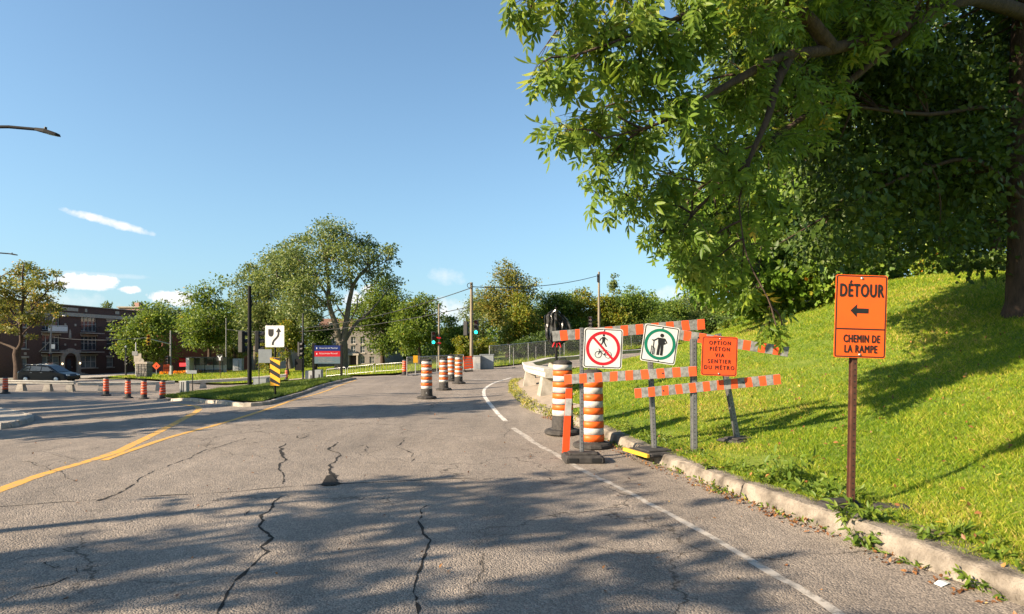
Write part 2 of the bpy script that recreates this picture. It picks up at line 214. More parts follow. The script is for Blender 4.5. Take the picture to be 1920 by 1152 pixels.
# ------------------------------------------------------------------ building blocks
def link(name, me, m, parent=None, smooth=False, loc=None):
    o = bpy.data.objects.new(name, me); col.objects.link(o)
    if m is not None:
        me.materials.clear(); me.materials.append(MAT[m])
    if parent is not None: o.parent = parent
    if loc is not None: o.location = loc
    if smooth: me.polygons.foreach_set('use_smooth', np.ones(len(me.polygons), bool))
    return o
def tag(o, label=None, cat=None, group=None, kind=None):
    if label: o['label'] = label
    if cat: o['category'] = cat
    if group: o['group'] = group
    if kind: o['kind'] = kind
    return o
def thing(name, label, cat, loc, rz=0.0, group=None):
    o = bpy.data.objects.new(name, None); col.objects.link(o); o.location = loc; o.rotation_euler = (0, 0, rz); o.empty_display_size = .2
    return tag(o, label, cat, group)
class MB:
    def __init__(s): s.v = []; s.f = []; s.sm = []
    def add(s, vs, fs, smooth=False):
        k = len(s.v); s.v += [tuple(p) for p in vs]; s.f += [tuple(i + k for i in f) for f in fs]; s.sm += [smooth] * len(fs); return s
    def box(s, c, d, rot=None, taper=1.0):
        hx, hy, hz_ = d[0] / 2, d[1] / 2, d[2] / 2; vs = []
        for sz in (-1, 1):
            k = taper if sz > 0 else 1.0
            for sx, sy in ((-1, -1), (1, -1), (1, 1), (-1, 1)): vs.append(Vector((sx * hx * k, sy * hy * k, sz * hz_)))
        if rot is not None: vs = [rot @ v for v in vs]
        vs = [v + Vector(c) for v in vs]
        return s.add(vs, [(3, 2, 1, 0), (4, 5, 6, 7), (0, 1, 5, 4), (1, 2, 6, 5), (2, 3, 7, 6), (3, 0, 4, 7)])
    def bbox(s, c, d, b=.01, rot=None):
        """box with chamfered vertical and top edges"""
        hx, hy, hz_ = d[0] / 2, d[1] / 2, d[2] / 2; rings = []
        for z, ins in ((-hz_, b * .5), (-hz_ + b * .5, 0), (hz_ - b, 0), (hz_, b)):
            x, y = hx - ins, hy - ins; q = b
            rings.append([Vector(p) for p in ((-x + q, -y, z), (x - q, -y, z), (x, -y + q, z), (x, y - q, z), (x - q, y, z), (-x + q, y, z), (-x, y - q, z), (-x, -y + q, z))])
        vs = [v for r in rings for v in r]
        if rot is not None: vs = [rot @ v for v in vs]
        vs = [v + Vector(c) for v in vs]; fs = [tuple(range(7, -1, -1)), tuple(range(24, 32))]
        for k in range(3):
            for i in range(8): fs.append((k * 8 + i, k * 8 + (i + 1) % 8, k * 8 + 8 + (i + 1) % 8, k * 8 + 8 + i))
        return s.add(vs, fs)
    def tube(s, pts, rad, n=8, caps=True):
        pts = [Vector(p) for p in pts]
        if not isinstance(rad, (list, tuple)): rad = [rad] * len(pts)
        vs, fs = [], []; ref = None
        for i, p in enumerate(pts):
            d = (pts[min(i + 1, len(pts) - 1)] - pts[max(i - 1, 0)]).normalized()
            if ref is None: ref = Vector((1, 0, 0)) if abs(d.x) < .8 else Vector((0, 1, 0))
            u = (ref - d * ref.dot(d)).normalized(); w = d.cross(u); ref = u
            for k in range(n):
                a = 2 * math.pi * k / n; vs.append(p + (u * math.cos(a) + w * math.sin(a)) * rad[i])
        for i in range(len(pts) - 1):
            for k in range(n): fs.append((i * n + k, i * n + (k + 1) % n, (i + 1) * n + (k + 1) % n, (i + 1) * n + k))
        s.add(vs, fs, True)
        if caps: s.add(vs[:n], [tuple(range(n - 1, -1, -1))]); s.add(vs[-n:], [tuple(range(n))])
        return s
    def lathe(s, prof, n=20, c=(0, 0, 0), smooth=True, cap=True):
        vs, fs = [], []
        for r, z in prof:
            for k in range(n):
                a = 2 * math.pi * k / n; vs.append((c[0] + r * math.cos(a), c[1] + r * math.sin(a), c[2] + z))
        for i in range(len(prof) - 1):
            for k in range(n): fs.append((i * n + k, i * n + (k + 1) % n, (i + 1) * n + (k + 1) % n, (i + 1) * n + k))
        s.add(vs, fs, smooth)
        if cap: s.add(vs[:n], [tuple(range(n - 1, -1, -1))]); s.add(vs[-n:], [tuple(range(n))])
        return s
    def plate(s, poly, y, t):
        """outline in x,z; front face at y, thickness t going back (+y)"""
        n = len(poly); area = sum(poly[i][0] * poly[(i + 1) % n][1] - poly[(i + 1) % n][0] * poly[i][1] for i in range(n))
        if area < 0: poly = poly[::-1]
        vs = [(x, y, z) for x, z in poly] + [(x, y + t, z) for x, z in poly]
        fs = [tuple(range(n)), tuple(range(2 * n - 1, n - 1, -1))] + [(i, i + n, (i + 1) % n + n, (i + 1) % n) for i in range(n)]
        return s.add(vs, fs)
    def ring(s, c, r0, r1, y, t, n=40, a0=0, a1=2 * math.pi):
        full = abs(a1 - a0 - 2 * math.pi) < 1e-6; m = n if full else n + 1; vs = []
        for i in range(m):
            a = a0 + (a1 - a0) * i / n
            for r, yy in ((r0, y), (r1, y), (r1, y + t), (r0, y + t)): vs.append((c[0] + r * math.cos(a), yy, c[1] + r * math.sin(a)))
        fs = []
        for i in range(n):
            a, b = i * 4, ((i + 1) % m) * 4
            for k in range(4): fs.append((a + k, a + (k + 1) % 4, b + (k + 1) % 4, b + k))
        return s.add(vs, fs)
    def stroke(s, pts, w, y, t):
        """a line of width w drawn in the x,z plane"""
        L_, R_ = [], []; P = [Vector((p[0], p[1])) for p in pts]
        for i, p in enumerate(P):
            d = (P[min(i + 1, len(P) - 1)] - P[max(i - 1, 0)]).normalized(); nn = Vector((-d.y, d.x)) * w / 2
            L_.append(p + nn); R_.append(p - nn)
        return s.plate([tuple(p) for p in L_ + R_[::-1]], y, t)
    def disc(s, c, r, y, t, n=16): return s.plate([(c[0] + r * math.cos(2 * math.pi * i / n), c[1] + r * math.sin(2 * math.pi * i / n)) for i in range(n)], y, t)
    def mesh(s, name):
        me = bpy.data.meshes.new(name); me.from_pydata(s.v, [], s.f); me.polygons.foreach_set('use_smooth', np.array(s.sm, bool)); return me
    def build(s, name, m, parent=None, loc=None): return link(name, s.mesh(name), m, parent, loc=loc)
def rrect(w, hh, r, n=4, c=(0, 0)):
    pts = []
    for cx, cy, a0 in ((w / 2 - r, hh / 2 - r, 0), (-w / 2 + r, hh / 2 - r, 90), (-w / 2 + r, -hh / 2 + r, 180), (w / 2 - r, -hh / 2 + r, 270)):
        for i in range(n + 1):
            a = R(a0 + 90 * i / n); pts.append((c[0] + cx + r * math.cos(a), c[1] + cy + r * math.sin(a)))
    return pts
def frame_plate(mb, w, hh, r, t_in, y, t, inset=0.0):
    a = rrect(w - 2 * inset, hh - 2 * inset, r); b = rrect(w - 2 * inset - 2 * t_in, hh - 2 * inset - 2 * t_in, max(r - t_in, .002)); n = len(a)
    vs = [(x, y, z) for x, z in a] + [(x, y, z) for x, z in b] + [(x, y + t, z) for x, z in a] + [(x, y + t, z) for x, z in b]; fs = []
    for i in range(n):
        j = (i + 1) % n; fs += [(i, j, n + j, n + i), (2 * n + i, 3 * n + i, 3 * n + j, 2 * n + j), (i, 2 * n + i, 2 * n + j, j), (n + i, n + j, 3 * n + j, 3 * n + i)]
    return mb.add(vs, fs)
def text(name, body, size, cx, cz, y, m, parent, width=None, off=0.0, align='CENTER', space=1.14):
    cu = bpy.data.curves.new(name, 'FONT'); cu.body = body; cu.size = size; cu.align_x = align; cu.align_y = 'CENTER'; cu.extrude = .0006; cu.space_character = space; cu.resolution_u = 3
    tmp = bpy.data.objects.new('tmp', cu); col.objects.link(tmp); bpy.context.view_layer.update()
    me = bpy.data.meshes.new_from_object(tmp.evaluated_get(bpy.context.evaluated_depsgraph_get())); bpy.data.objects.remove(tmp)
    v = np.empty(len(me.vertices) * 3); me.vertices.foreach_get('co', v); v = v.reshape(-1, 3)
    w0 = v[:, 0].max() - v[:, 0].min(); sx = (width / w0) if width else 1.0
    me0 = v
    mid = (v[:, 1].max() + v[:, 1].min()) / 2 if not any(ch in body for ch in 'ÉÈ') else 0.5 * (0 + size * .70) + (v[:, 1].min() - 0)
    out = np.stack([v[:, 0] * sx + cx, -v[:, 2] + y, v[:, 1] - mid + cz], 1)
    me.vertices.foreach_set('co', out.ravel()); me.update(); o = link(name, me, m, parent)
    if off:                                          # heavier strokes: the same letters again, a hair to either side
        import bmesh
        bm = bmesh.new()
        for k, (ax, az_) in enumerate(((0, 0), (off, 0), (-off, 0), (0, off), (0, -off))):
            n0 = len(bm.verts); bm.from_mesh(me); bm.verts.ensure_lookup_table()
            for vv in bm.verts[n0:]: vv.co += Vector((ax, -.00015 * k, az_))
        bm.to_mesh(me); bm.free()
    return o
def inside(px, py, poly):
    poly = np.asarray(poly); r = np.zeros(len(px), bool); j = len(poly) - 1
    for i in range(len(poly)):
        xi, yi = poly[i]; xj, yj = poly[j]
        r ^= ((yi > py) != (yj > py)) & (px < (xj - xi) * (py - yi) / (yj - yi + 1e-12) + xi); j = i
    return r
def densify(poly, res, closed=True):
    out = []; n = len(poly)
    for i in range(n if closed else n - 1):
        a, b = np.array(poly[i], float), np.array(poly[(i + 1) % n], float); k = max(1, int(np.hypot(*(b - a)) / res))
        out += [tuple(a + (b - a) * t / k) for t in range(k)]
    if not closed: out.append(tuple(poly[-1]))
    return out
def smooth_path(pts, n=6):
    P = [np.array(p, float) for p in pts]; P = [2 * P[0] - P[1]] + P + [2 * P[-1] - P[-2]]; out = []
    for i in range(1, len(P) - 2):
        for k in range(n):
            t = k / n; out.append(tuple(.5 * ((2 * P[i]) + (-P[i - 1] + P[i + 1]) * t + (2 * P[i - 1] - 5 * P[i] + 4 * P[i + 1] - P[i + 2]) * t * t + (-P[i - 1] + 3 * P[i] - 3 * P[i + 1] + P[i + 2]) * t ** 3)))
    out.append(tuple(P[-2])); return out
def sheet(name, poly, off, res, m, parent=None, kind='structure', rough=0.0):
    b = densify(poly, res); n = len(b); pa = np.array(b); x0, y0 = pa.min(0); x1, y1 = pa.max(0)
    gx, gy = np.meshgrid(np.arange(x0 + res / 2, x1, res), np.arange(y0 + res / 2, y1, res)); gx, gy = gx.ravel(), gy.ravel()
    k = inside(gx, gy, pa); gx, gy = gx[k], gy[k]
    if len(gx):
        dmin = np.full(len(gx), 1e9)
        for q in b: dmin = np.minimum(dmin, np.hypot(gx - q[0], gy - q[1]))
        k = dmin > res * .45; gx, gy = gx[k], gy[k]
    vs = [Vector(p) for p in b] + [Vector((a, c)) for a, c in zip(gx, gy)]
    ov, oe, of, *_ = delaunay_2d_cdt(vs, [], [list(range(n))], 1, 1e-5)
    va = np.array([(p.x, p.y) for p in ov]); z = H(va[:, 0], va[:, 1]) + off
    me = bpy.data.meshes.new(name); me.from_pydata(np.column_stack([va, z]).tolist(), [], [list(f) for f in of]); me.update()
    if len(me.polygons) and me.polygons[0].normal.z < 0: me.flip_normals()
    o = link(name, me, m, parent, smooth=True)
    if kind and parent is None: o['kind'] = kind
    return o
ROAD_TREE = [None]
def on_road(va, off):
    out = []
    for a, b in va:
        hit = ROAD_TREE[0].ray_cast(Vector((a, b, 30)), Vector((0, 0, -1))); out.append((hit[0].z if hit[0] else h(a, b)) + off)
    return np.array(out)
def strip(name, pts, w, off, m, parent, jit=0.0, seed=0, step=.25):
    """a painted or cracked line that follows the ground; w may be a list"""
    rg = random.Random(seed); P = [np.array(p) for p in densify(pts, step, False)]; n = len(P); vs = []; fs = []
    for i, p in enumerate(P):
        d = P[min(i + 1, n - 1)] - P[max(i - 1, 0)]; d = d / (np.hypot(*d) + 1e-9); nn = np.array((-d[1], d[0]))
        ww = w if not isinstance(w, (list, tuple)) else np.interp(i / max(1, n - 1), np.linspace(0, 1, len(w)), w)
        a = p + nn * ww / 2 * (1 + jit * rg.uniform(-1, 1)) + (nn * jit * rg.uniform(-.02, .02)); b = p - nn * ww / 2 * (1 + jit * rg.uniform(-1, 1)); vs += [tuple(a), tuple(b)]
        if i: fs.append((2 * i - 2, 2 * i - 1, 2 * i + 1, 2 * i))
    va = np.array(vs); z = on_road(va, off); me = bpy.data.meshes.new(name); me.from_pydata(np.column_stack([va, z]).tolist(), [], fs); me.update()
    if me.polygons[0].normal.z < 0: me.flip_normals()
    return link(name, me, m, parent)
def copy_tree(o, parent=None):
    c = o.copy(); col.objects.link(c); c.parent = parent
    for ch in list(o.children): copy_tree(ch, c)
    return c
# leaves: N copies of a small template as one mesh, with a random value per leaf for its colour
LEAF2 = (np.array([(0, 0, 0), (-.30, .48, .10), (.30, .48, .10), (0, 1, -.06)], float), [(0, 2, 3), (0, 3, 1)])
LEAFQ = (np.array([(0, 0, 0), (-.17, .30, .05), (.17, .30, .05), (-.15, .65, .02), (.15, .65, .02), (0, 1, -.10)], float), [(0, 2, 4, 5), (0, 5, 3, 1)])
MAPLE = (np.array([(0, 0, 0), (-.5, .28, -.06), (-.22, .45, .05), (-.34, .85, -.05), (0, 1.05, -.12), (.34, .85, -.05), (.22, .45, .05), (.5, .28, -.06)], float), [(0, 6, 5, 4), (0, 4, 3, 2), (0, 2, 1), (0, 7, 6)])
def compound(tpl, n_pair=2, L=1.0):
    vs, fs = [], []; v0 = tpl[0]
    def put(o, ang, s, dz):
        c, sn = math.cos(ang), math.sin(ang); k = sum(len(a) for a in vs); p = v0 * s; q = np.stack([p[:, 0] * c - p[:, 1] * sn + o[0], p[:, 0] * sn + p[:, 1] * c + o[1], p[:, 2] + o[2] - dz * np.hypot(p[:, 0], p[:, 1])], 1)
        vs.append(q); fs.extend([tuple(i + k for i in f) for f in tpl[1]])
    for i in range(n_pair):
        y = L * (.30 + .30 * i)
        put((0, y, -.03 * i), R(58 - 8 * i), .44, .35); put((0, y, -.03 * i), -R(58 - 8 * i), .44, .35)
    put((0, L * .30 * (n_pair + .3), -.05), 0, .5, .3); k = sum(len(a) for a in vs)
    vs.append(np.array([(-.008, 0, 0), (.008, 0, 0), (.008, L * .9, -.04), (-.008, L * .9, -.04)])); fs.append((k, k + 1, k + 2, k + 3))
    return (np.concatenate(vs), fs)
COMP = compound(LEAFQ, 2)
TO_SUN = -np.array(tv)
def frames(n, rg, up=.6, droop=0.0, out=None, sunny=1.1):
    d = rg.normal(size=(n, 3))
    if out is not None: d = d * .6 + out
    d[:, 2] -= droop; d /= np.linalg.norm(d, axis=1)[:, None] + 1e-9
    nn = rg.normal(size=(n, 3)) + TO_SUN[None] * sunny; nn[:, 2] += up * 2; x = np.cross(d, nn); x /= np.linalg.norm(x, axis=1)[:, None] + 1e-9; z = np.cross(x, d); return x, d, z
def leaf_mesh(name, C, size, tpl, rg, up=.6, droop=0.0, out=None, rnd=None):
    n = len(C); T, Fc = tpl; m = len(T); x, y, z = frames(n, rg, up, droop, out); s = np.broadcast_to(np.asarray(size, float), (n,)) * rg.uniform(.6, 1.3, n)
    V = C[:, None, :] + s[:, None, None] * (T[None, :, 0, None] * x[:, None, :] + T[None, :, 1, None] * y[:, None, :] + T[None, :, 2, None] * z[:, None, :])
    me = bpy.data.meshes.new(name); me.vertices.add(n * m); me.vertices.foreach_set('co', V.ravel())
    tot_ = np.array([len(f) for f in Fc]); flat = np.concatenate([np.array(f) for f in Fc]); L_ = len(flat)
    loops = (flat[None, :] + (np.arange(n) * m)[:, None]).ravel(); me.loops.add(n * L_); me.loops.foreach_set('vertex_index', loops.astype(np.int32))
    st = np.concatenate([[0], np.cumsum(tot_)[:-1]]); starts = (st[None, :] + (np.arange(n) * L_)[:, None]).ravel()
    me.polygons.add(n * len(Fc)); me.polygons.foreach_set('loop_start', starts.astype(np.int32)); me.polygons.foreach_set('loop_total', np.tile(tot_, n).astype(np.int32))
    r = np.clip(rg.beta(2, 2.4, n) + .13 * np.sin(C[:, 0] * 2.1 + 3 * np.sin(C[:, 2] * 1.3)) * np.sin(C[:, 2] * 2.4 + C[:, 1] * 1.7), 0, 1) if rnd is None else rnd
    at = me.attributes.new('rnd', 'FLOAT', 'POINT'); at.data.foreach_set('value', np.repeat(r, m).astype(np.float32)); me.update(); me.validate(); return me
# ================================================================== the setting
rg = np.random.default_rng(7); rnd = random.Random(11)
KERB = [(3.5, -6), (3.48, -2), (3.42, 1), (3.2, 2.6), (2.95, 3.65), (2.72, 4.5), (2.37, 5.95), (1.98, 7.8), (1.6, 9.7), (1.08, 11.8), (.52, 14.3), (.17, 17.5), (0, 21.3), (.1, 25.4), (.62, 29.5), (1.55, 33.3), (3.2, 37.5), (5.5, 41.5), (9, 46), (14, 51.3), (22, 57.5), (35, 66), (60, 77)]
KP = smooth_path(KERB, 5)
def grid_ground():
    xs = np.concatenate([np.linspace(-600, -120, 10)[:-1], np.arange(-120, 121, 2.5), np.linspace(120, 600, 10)[1:]]); ys = np.concatenate([np.linspace(-300, -20, 6)[:-1], np.arange(-20, 161, 2.5), np.linspace(160, 900, 12)[1:]])
    gx, gy = np.meshgrid(xs, ys); z = H(gx, gy) - .14; nx, ny = len(xs), len(ys)
    f = [(j * nx + i, j * nx + i + 1, (j + 1) * nx + i + 1, (j + 1) * nx + i) for j in range(ny - 1) for i in range(nx - 1)]
    me = bpy.data.meshes.new('ground'); me.from_pydata(np.column_stack([gx.ravel(), gy.ravel(), z.ravel()]).tolist(), [], f); o = link('ground', me, 'turf_far', smooth=True); o['kind'] = 'structure'
grid_ground()
ROAD = [(-60, -16), (5, -16), (4.2, 2), (3.2, 8), (2, 13), (1, 22), (1.6, 30), (4.5, 38), (10, 45), (15, 50), (23, 56.5), (36, 65), (61, 76), (58, 91), (34.4, 80.4), (21.9, 73.2), (9.6, 64.2), (3.6, 57.5), (-1.5, 50.4), (-3.5, 43), (-6.6, 40), (-7.2, 37.5), (-12, 44.5), (-17.5, 50.5), (-26.3, 54.5), (-36, 57.5), (-46, 66), (-58, 72), (-110, 78), (-110, 40), (-60, 38)]
road = sheet('road', ROAD, .0, 1.0, 'asphalt')
from mathutils.bvhtree import BVHTree
ROAD_TREE[0] = BVHTree.FromPolygons([v.co.copy() for v in road.data.vertices], [tuple(p.vertices) for p in road.data.polygons])
sheet('far_pavement', [(-46.3, 66.6), (-58, 72.6), (-110, 78.6), (-110, 83), (-64, 79), (-62.5, 86), (-62, 106), (-45, 84), (-42, 78)], .06, 2.5, 'concrete')
# ---- grass
BANK = [p for p in KP if p[1] < 60] + [(40, 62), (60, 40), (60, -8), (3.6, -8)]
BANK = [(x + (.12 if i < len(KP) - 20 else .12), y) for i, (x, y) in enumerate(BANK)]
sheet('grass_bank', BANK, .115, 1.0, 'turf')
ISLAND = [(-6.75, 16.5), (-7.1, 19), (-7.45, 22), (-7.75, 26), (-7.85, 30.2), (-9.2, 31), (-10.6, 30.4), (-12.3, 32.2), (-14.5, 33.2), (-17, 32.4), (-17.3, 30.6), (-15.4, 28.2), (-12, 23.6), (-9.4, 20), (-7.6, 17.2)]
sheet('grass_island', ISLAND, .115, .7, 'turf')
LAWN = [(-43.5, 66), (-36, 58), (-26.3, 55), (-17.5, 51), (-12, 45), (-7.4, 38.2), (-6.8, 40.6), (-5, 46), (-2.5, 52), (-3, 62), (-8, 74), (-18, 84), (-30, 80), (-42, 76)]
sheet('lawn', LAWN, .115, 1.5, 'turf_far')
VERGE = [(-1.6, 50.6), (3.5, 57.7), (9.5, 64.4), (21.8, 73.4), (34.3, 80.6), (58, 91.4), (58, 98), (34, 90), (20, 82), (8, 72.5), (-1, 60), (-3.2, 52)]
sheet('verge', VERGE, .10, 1.5, 'turf_far')
PAVE_R = [p for p in KP if 12.5 < p[1] < 40]; PAVE_R = [(x + .1, y) for x, y in PAVE_R] + [(x + (1.25 if y > 15 else .75), y) for x, y in PAVE_R[::-1]]
sheet('roadside_pavement', PAVE_R, .135, .5, 'sand_pavement')
PAVE_L = [G(-60, 806), G(0, 806), G(34, 800), G(58, 792), G(60, 784), G(36, 776), G(0, 769), G(-60, 765)]
sheet('corner_pavement', PAVE_L, .12, .7, 'concrete')
# ---- kerbs, stone by stone
def kerb(name, path, w=.20, hh=.15, seg=1.9, m='kerb_concrete', seed=1, gap=.016, wear=.012):
    root = bpy.data.objects.new(name, None); col.objects.link(root); root['kind'] = 'structure'; rr = random.Random(seed)
    P = [np.array(p) for p in densify(path, .12, False)]; s = np.concatenate([[0], np.cumsum([np.hypot(*(P[i + 1] - P[i])) for i in range(len(P) - 1)])]); tot_l = s[-1]; a = 0
    while a < tot_l - .1:
        L_ = min(seg * rr.uniform(.75, 1.3), tot_l - a); n = max(3, int(L_ / .14)); vs, fs = [], []; dz = rr.uniform(-.006, .004); tilt = rr.uniform(-.008, .008)
        prof = [(-.03, -.10), (-.02, .03), (.012, hh * .80), (.028, hh * .93), (.05, hh * .985), (w * .5, hh), (w * .9, hh * .98), (w, hh * .90), (w + .01, -.10)]
        for i in range(n + 1):
            t = a + gap + (L_ - 2 * gap) * i / n; p = np.array((np.interp(t, s, [q[0] for q in P]), np.interp(t, s, [q[1] for q in P]))); q = np.array((np.interp(t + .05, s, [q[0] for q in P]), np.interp(t + .05, s, [q[1] for q in P]))) - np.array((np.interp(t - .05, s, [q[0] for q in P]), np.interp(t - .05, s, [q[1] for q in P])))
            q = q / np.hypot(*q); nr = np.array((q[1], -q[0])); z0 = h(p[0], p[1])
            for u, v in prof:
                u2 = u + (rr.uniform(-wear, wear) * (2.2 if rr.random() < .06 else .6)); v2 = v + (rr.uniform(-wear, wear) * .6 if v > 0 else 0) + dz + tilt * (i / n - .5); vs.append((p[0] + nr[0] * u2, p[1] + nr[1] * u2, z0 + v2))
        m_ = len(prof)
        for i in range(n):
            for k in range(m_ - 1): fs.append((i * m_ + k, i * m_ + k + 1, (i + 1) * m_ + k + 1, (i + 1) * m_ + k))
        fs += [tuple(range(m_ - 1, -1, -1)), tuple(range(n * m_, n * m_ + m_))]
        me = bpy.data.meshes.new('kerb_stone'); me.from_pydata(vs, [], [f[::-1] for f in fs]); link('kerb_stone', me, m, root); a += L_
    return root
kerb('roadside_kerb', [p for p in KP if p[1] < 50], .25, .15, 2.4, seed=3, wear=.008)
kerb('island_kerb', smooth_path([(-7.9, 30.6), (-7.76, 26), (-7.46, 22), (-7.1, 19), (-6.78, 16.9), (-6.95, 16.4), (-7.6, 17.0), (-9.4, 19.8), (-12, 23.4), (-15.4, 28.0)], 4)[::-1], .16, .10, 2.4, 'concrete', 5)
kerb('corner_kerb', smooth_path([PAVE_L[i] for i in range(0, 8)], 3)[::-1], .16, .13, 2.2, 'concrete', 6)
# ---- painted lines (parts of the road)
def gl(*px): return smooth_path([G(*p) for p in px], 4)
strip('yellow_line', gl((-60, 948), (0, 922), (100, 886), (200, 855), (260, 829), (330, 794), (362, 776), (374, 768)), .155, .0025, 'yellow_paint', road, .15, 1)
strip('yellow_line', gl((374, 767), (366, 762), (345, 759), (320, 757)), [.16, .08], .0025, 'yellow_paint', road, .2, 2)
strip('yellow_line', gl((195, 864), (250, 845), (330, 818), (420, 794), (500, 768), (560, 748), (620, 730), (668, 713)), [.11, .12, .11, .10, .09], .004, 'yellow_paint', road, .2, 3)
strip('white_line', gl((1700, 1250), (1640, 1208), (1540, 1140), (1440, 1075), (1340, 1015), (1240, 958), (1150, 912), (1100, 887), (1040, 853), (1000, 829), (962, 804)), [.065, .065, .07, .075, .09, .11], .0025, 'white_paint_worn', road, .3, 4)
strip('white_line', gl((948, 791), (928, 770), (912, 750), (907, 737), (912, 727), (930, 717), (958, 709)), [.09, .115, .115, .11, .10], .0025, 'white_paint', road, .1, 5)
strip('white_line', gl((880, 711), (905, 713)), .14, .0025, 'white_paint_worn', road, .1, 6)
# ---- cracks
def crack(px, w, seed, wob=.05):
    rr = random.Random(seed); P = densify([G(*p) for p in px], .16, False); ph = rr.uniform(0, 9); P = [(x + rr.uniform(-wob, wob) * .8 + .035 * math.sin(i * .7 + ph), y + rr.uniform(-wob, wob) * .6) for i, (x, y) in enumerate(P)]
    w = [q * .68 for q in w]; strip('crack', P, w, .0022 + seed * .0001, 'crack', road, .65, seed, .05)
crack([(515, 935), (500, 968), (499, 1000), (490, 1040), (460, 1085), (440, 1110), (428, 1152), (415, 1200)], [.015, .045, .02, .04, .02, .03, .025, .03], 1)
crack([(790, 950), (793, 985), (806, 1015), (783, 1045), (780, 1080), (785, 1110), (795, 1152), (800, 1200)], [.006, .018, .022, .018, .028, .02, .028], 2, .035)
crack([(532, 832), (530, 850), (526, 875), (535, 890), (522, 908)], [.02, .06, .035, .03, .02], 3)
crack([(636, 830), (620, 845), (632, 850), (627, 868), (622, 890), (618, 912)], [.02, .05, .02, .05, .06, .08], 4, .04)
crack([(184, 941), (215, 928), (260, 900), (310, 878), (380, 848), (430, 832), (462, 824)], [.04, .02, .012, .012, .014, .012, .04], 5, .03)
crack([(755, 822), (748, 838), (765, 850), (780, 870)], [.01, .02, .02, .006], 6, .06)
crack([(0, 1142), (60, 1118), (110, 1103), (158, 1082), (150, 1070)], [.012, .015, .012, .012], 7, .03)
crack([(70, 1058), (100, 1072), (115, 1068)], [.01, .014, .01], 8, .03)
crack([(470, 958), (464, 968), (480, 950)], [.01, .012, .008], 9, .03)
crack([(70, 868), (80, 876), (130, 860), (100, 853), (190, 840)], [.008, .012, .008, .006], 10, .06)
crack([(660, 842), (690, 835), (672, 855), (700, 848)], [.006, .012, .012, .006], 11, .06)
crack([(560, 818), (568, 824), (575, 815)], [.03, .03, .01], 12, .04)
crack([(0, 868), (60, 866), (140, 905), (95, 920)], [.008, .01, .01], 13, .06)
crack([(800, 775), (812, 760), (830, 752)], [.01, .02, .01], 14, .08)
crack([(915, 782), (935, 783)], [.03, .03], 15, .03)
pot = [G(*p) for p in ((602, 912), (612, 896), (622, 893), (632, 905), (640, 911), (622, 914))]
ph = sheet('pothole', densify(pot, .08), .0030, .1, 'crack', road)  # flat dark sheet; the shade inside the hollow is put into its colour
for v in ph.data.vertices: v.co.z = float(on_road([(v.co.x, v.co.y)], .009)[0])
crack([(400, 790), (440, 800), (520, 795), (600, 800)], [.006, .008, .006], 16, .08)
# a long low ridge of patched asphalt
strip('patch_seam', gl((0, 955), (200, 940), (420, 925), (560, 914), (700, 908), (900, 898)), [.02, .02, .015], .0018, 'crack', road, .9, 21)
# ---- grass blades
BL = np.array([(-.5, 0, 0), (.5, 0, 0), (0, 1, 0)], float)
def blades(name, poly, n, L0, L1, w0, m, off, dens_pow, seed, ymax=None, label=None, cat=None, clumps=0.0, hole=None):
    g = np.random.default_rng(seed); pa = np.array(poly); x0, y0 = pa.min(0); x1, y1 = pa.max(0); y0 = max(y0, 1.0)
    if ymax: y1 = min(y1, ymax)
    # sample so that the density falls with distance
    u = g.random(n * 3); y = (y0 + .0) * ((y1 / y0) ** u) if dens_pow else g.uniform(y0, y1, n * 3); hx = .9 * y + 1
    x = g.uniform(-1, 1, n * 3) * hx if dens_pow else g.uniform(x0, x1, n * 3)
    k = inside(x, y, pa) & (np.abs(x) < .87 * y + .6)
    if hole is not None: k &= ~inside(x, y, np.array(hole))
    x, y = x[k][:n], y[k][:n]; n = len(x); z = H(x, y) + off - .005; d = np.hypot(x, y)
    tu = np.sin(x * 3.1 + np.sin(y * 2.3) * 2) * np.sin(y * 2.7 + np.sin(x * 1.9) * 2); tu2 = np.sin(x * .9 + 1) * np.sin(y * .8 + 2 * np.sin(x * .5))
    L_ = g.uniform(L0, L1, n) * (1 + clumps * tu) * np.clip(.75 + d * .02, .75, 1.6); w = w0 * (1 + d / 7.0) * g.uniform(.7, 1.3, n)
    a = g.uniform(0, 2 * np.pi, n); wx, wy = np.cos(a) * w, np.sin(a) * w; b = g.uniform(0, 2 * np.pi, n); ln = g.uniform(.3, 1.5, n) * L_
    V = np.empty((n, 3, 3)); base = np.stack([x, y, z], 1)
    V[:, 0] = base + np.stack([-wx, -wy, 0 * x], 1) / 2; V[:, 1] = base + np.stack([wx, wy, 0 * x], 1) / 2; V[:, 2] = base + np.stack([np.cos(b) * ln, np.sin(b) * ln, L_], 1)
    me = bpy.data.meshes.new(name); me.vertices.add(n * 3); me.vertices.foreach_set('co', V.ravel()); me.loops.add(n * 3); me.loops.foreach_set('vertex_index', np.arange(n * 3, dtype=np.int32)); me.polygons.add(n); me.polygons.foreach_set('loop_start', (np.arange(n) * 3).astype(np.int32)); me.polygons.foreach_set('loop_total', np.full(n, 3, np.int32))
    r = np.clip(g.beta(1.6, 1.7, n) + .14 * tu + .14 * tu2 + .35 * np.clip(np.sin(x * 1.3 + 2 * np.sin(y * .6)) * np.sin(y * 1.1 + np.sin(x * 1.7)) - .62, 0, 1), 0, 1); at = me.attributes.new('rnd', 'FLOAT', 'POINT'); at.data.foreach_set('value', np.repeat(r, 3).astype(np.float32)); me.update(); me.validate()
    o = link(name, me, m); tag(o, label, cat, kind='stuff'); return o
blades('grass', BANK, 430000, .028, .072, .0060, 'grass_blade', .115, 1, 1, 45, 'bright mown grass covering the sunlit bank beside the road', 'grass', .35, PAVE_R)
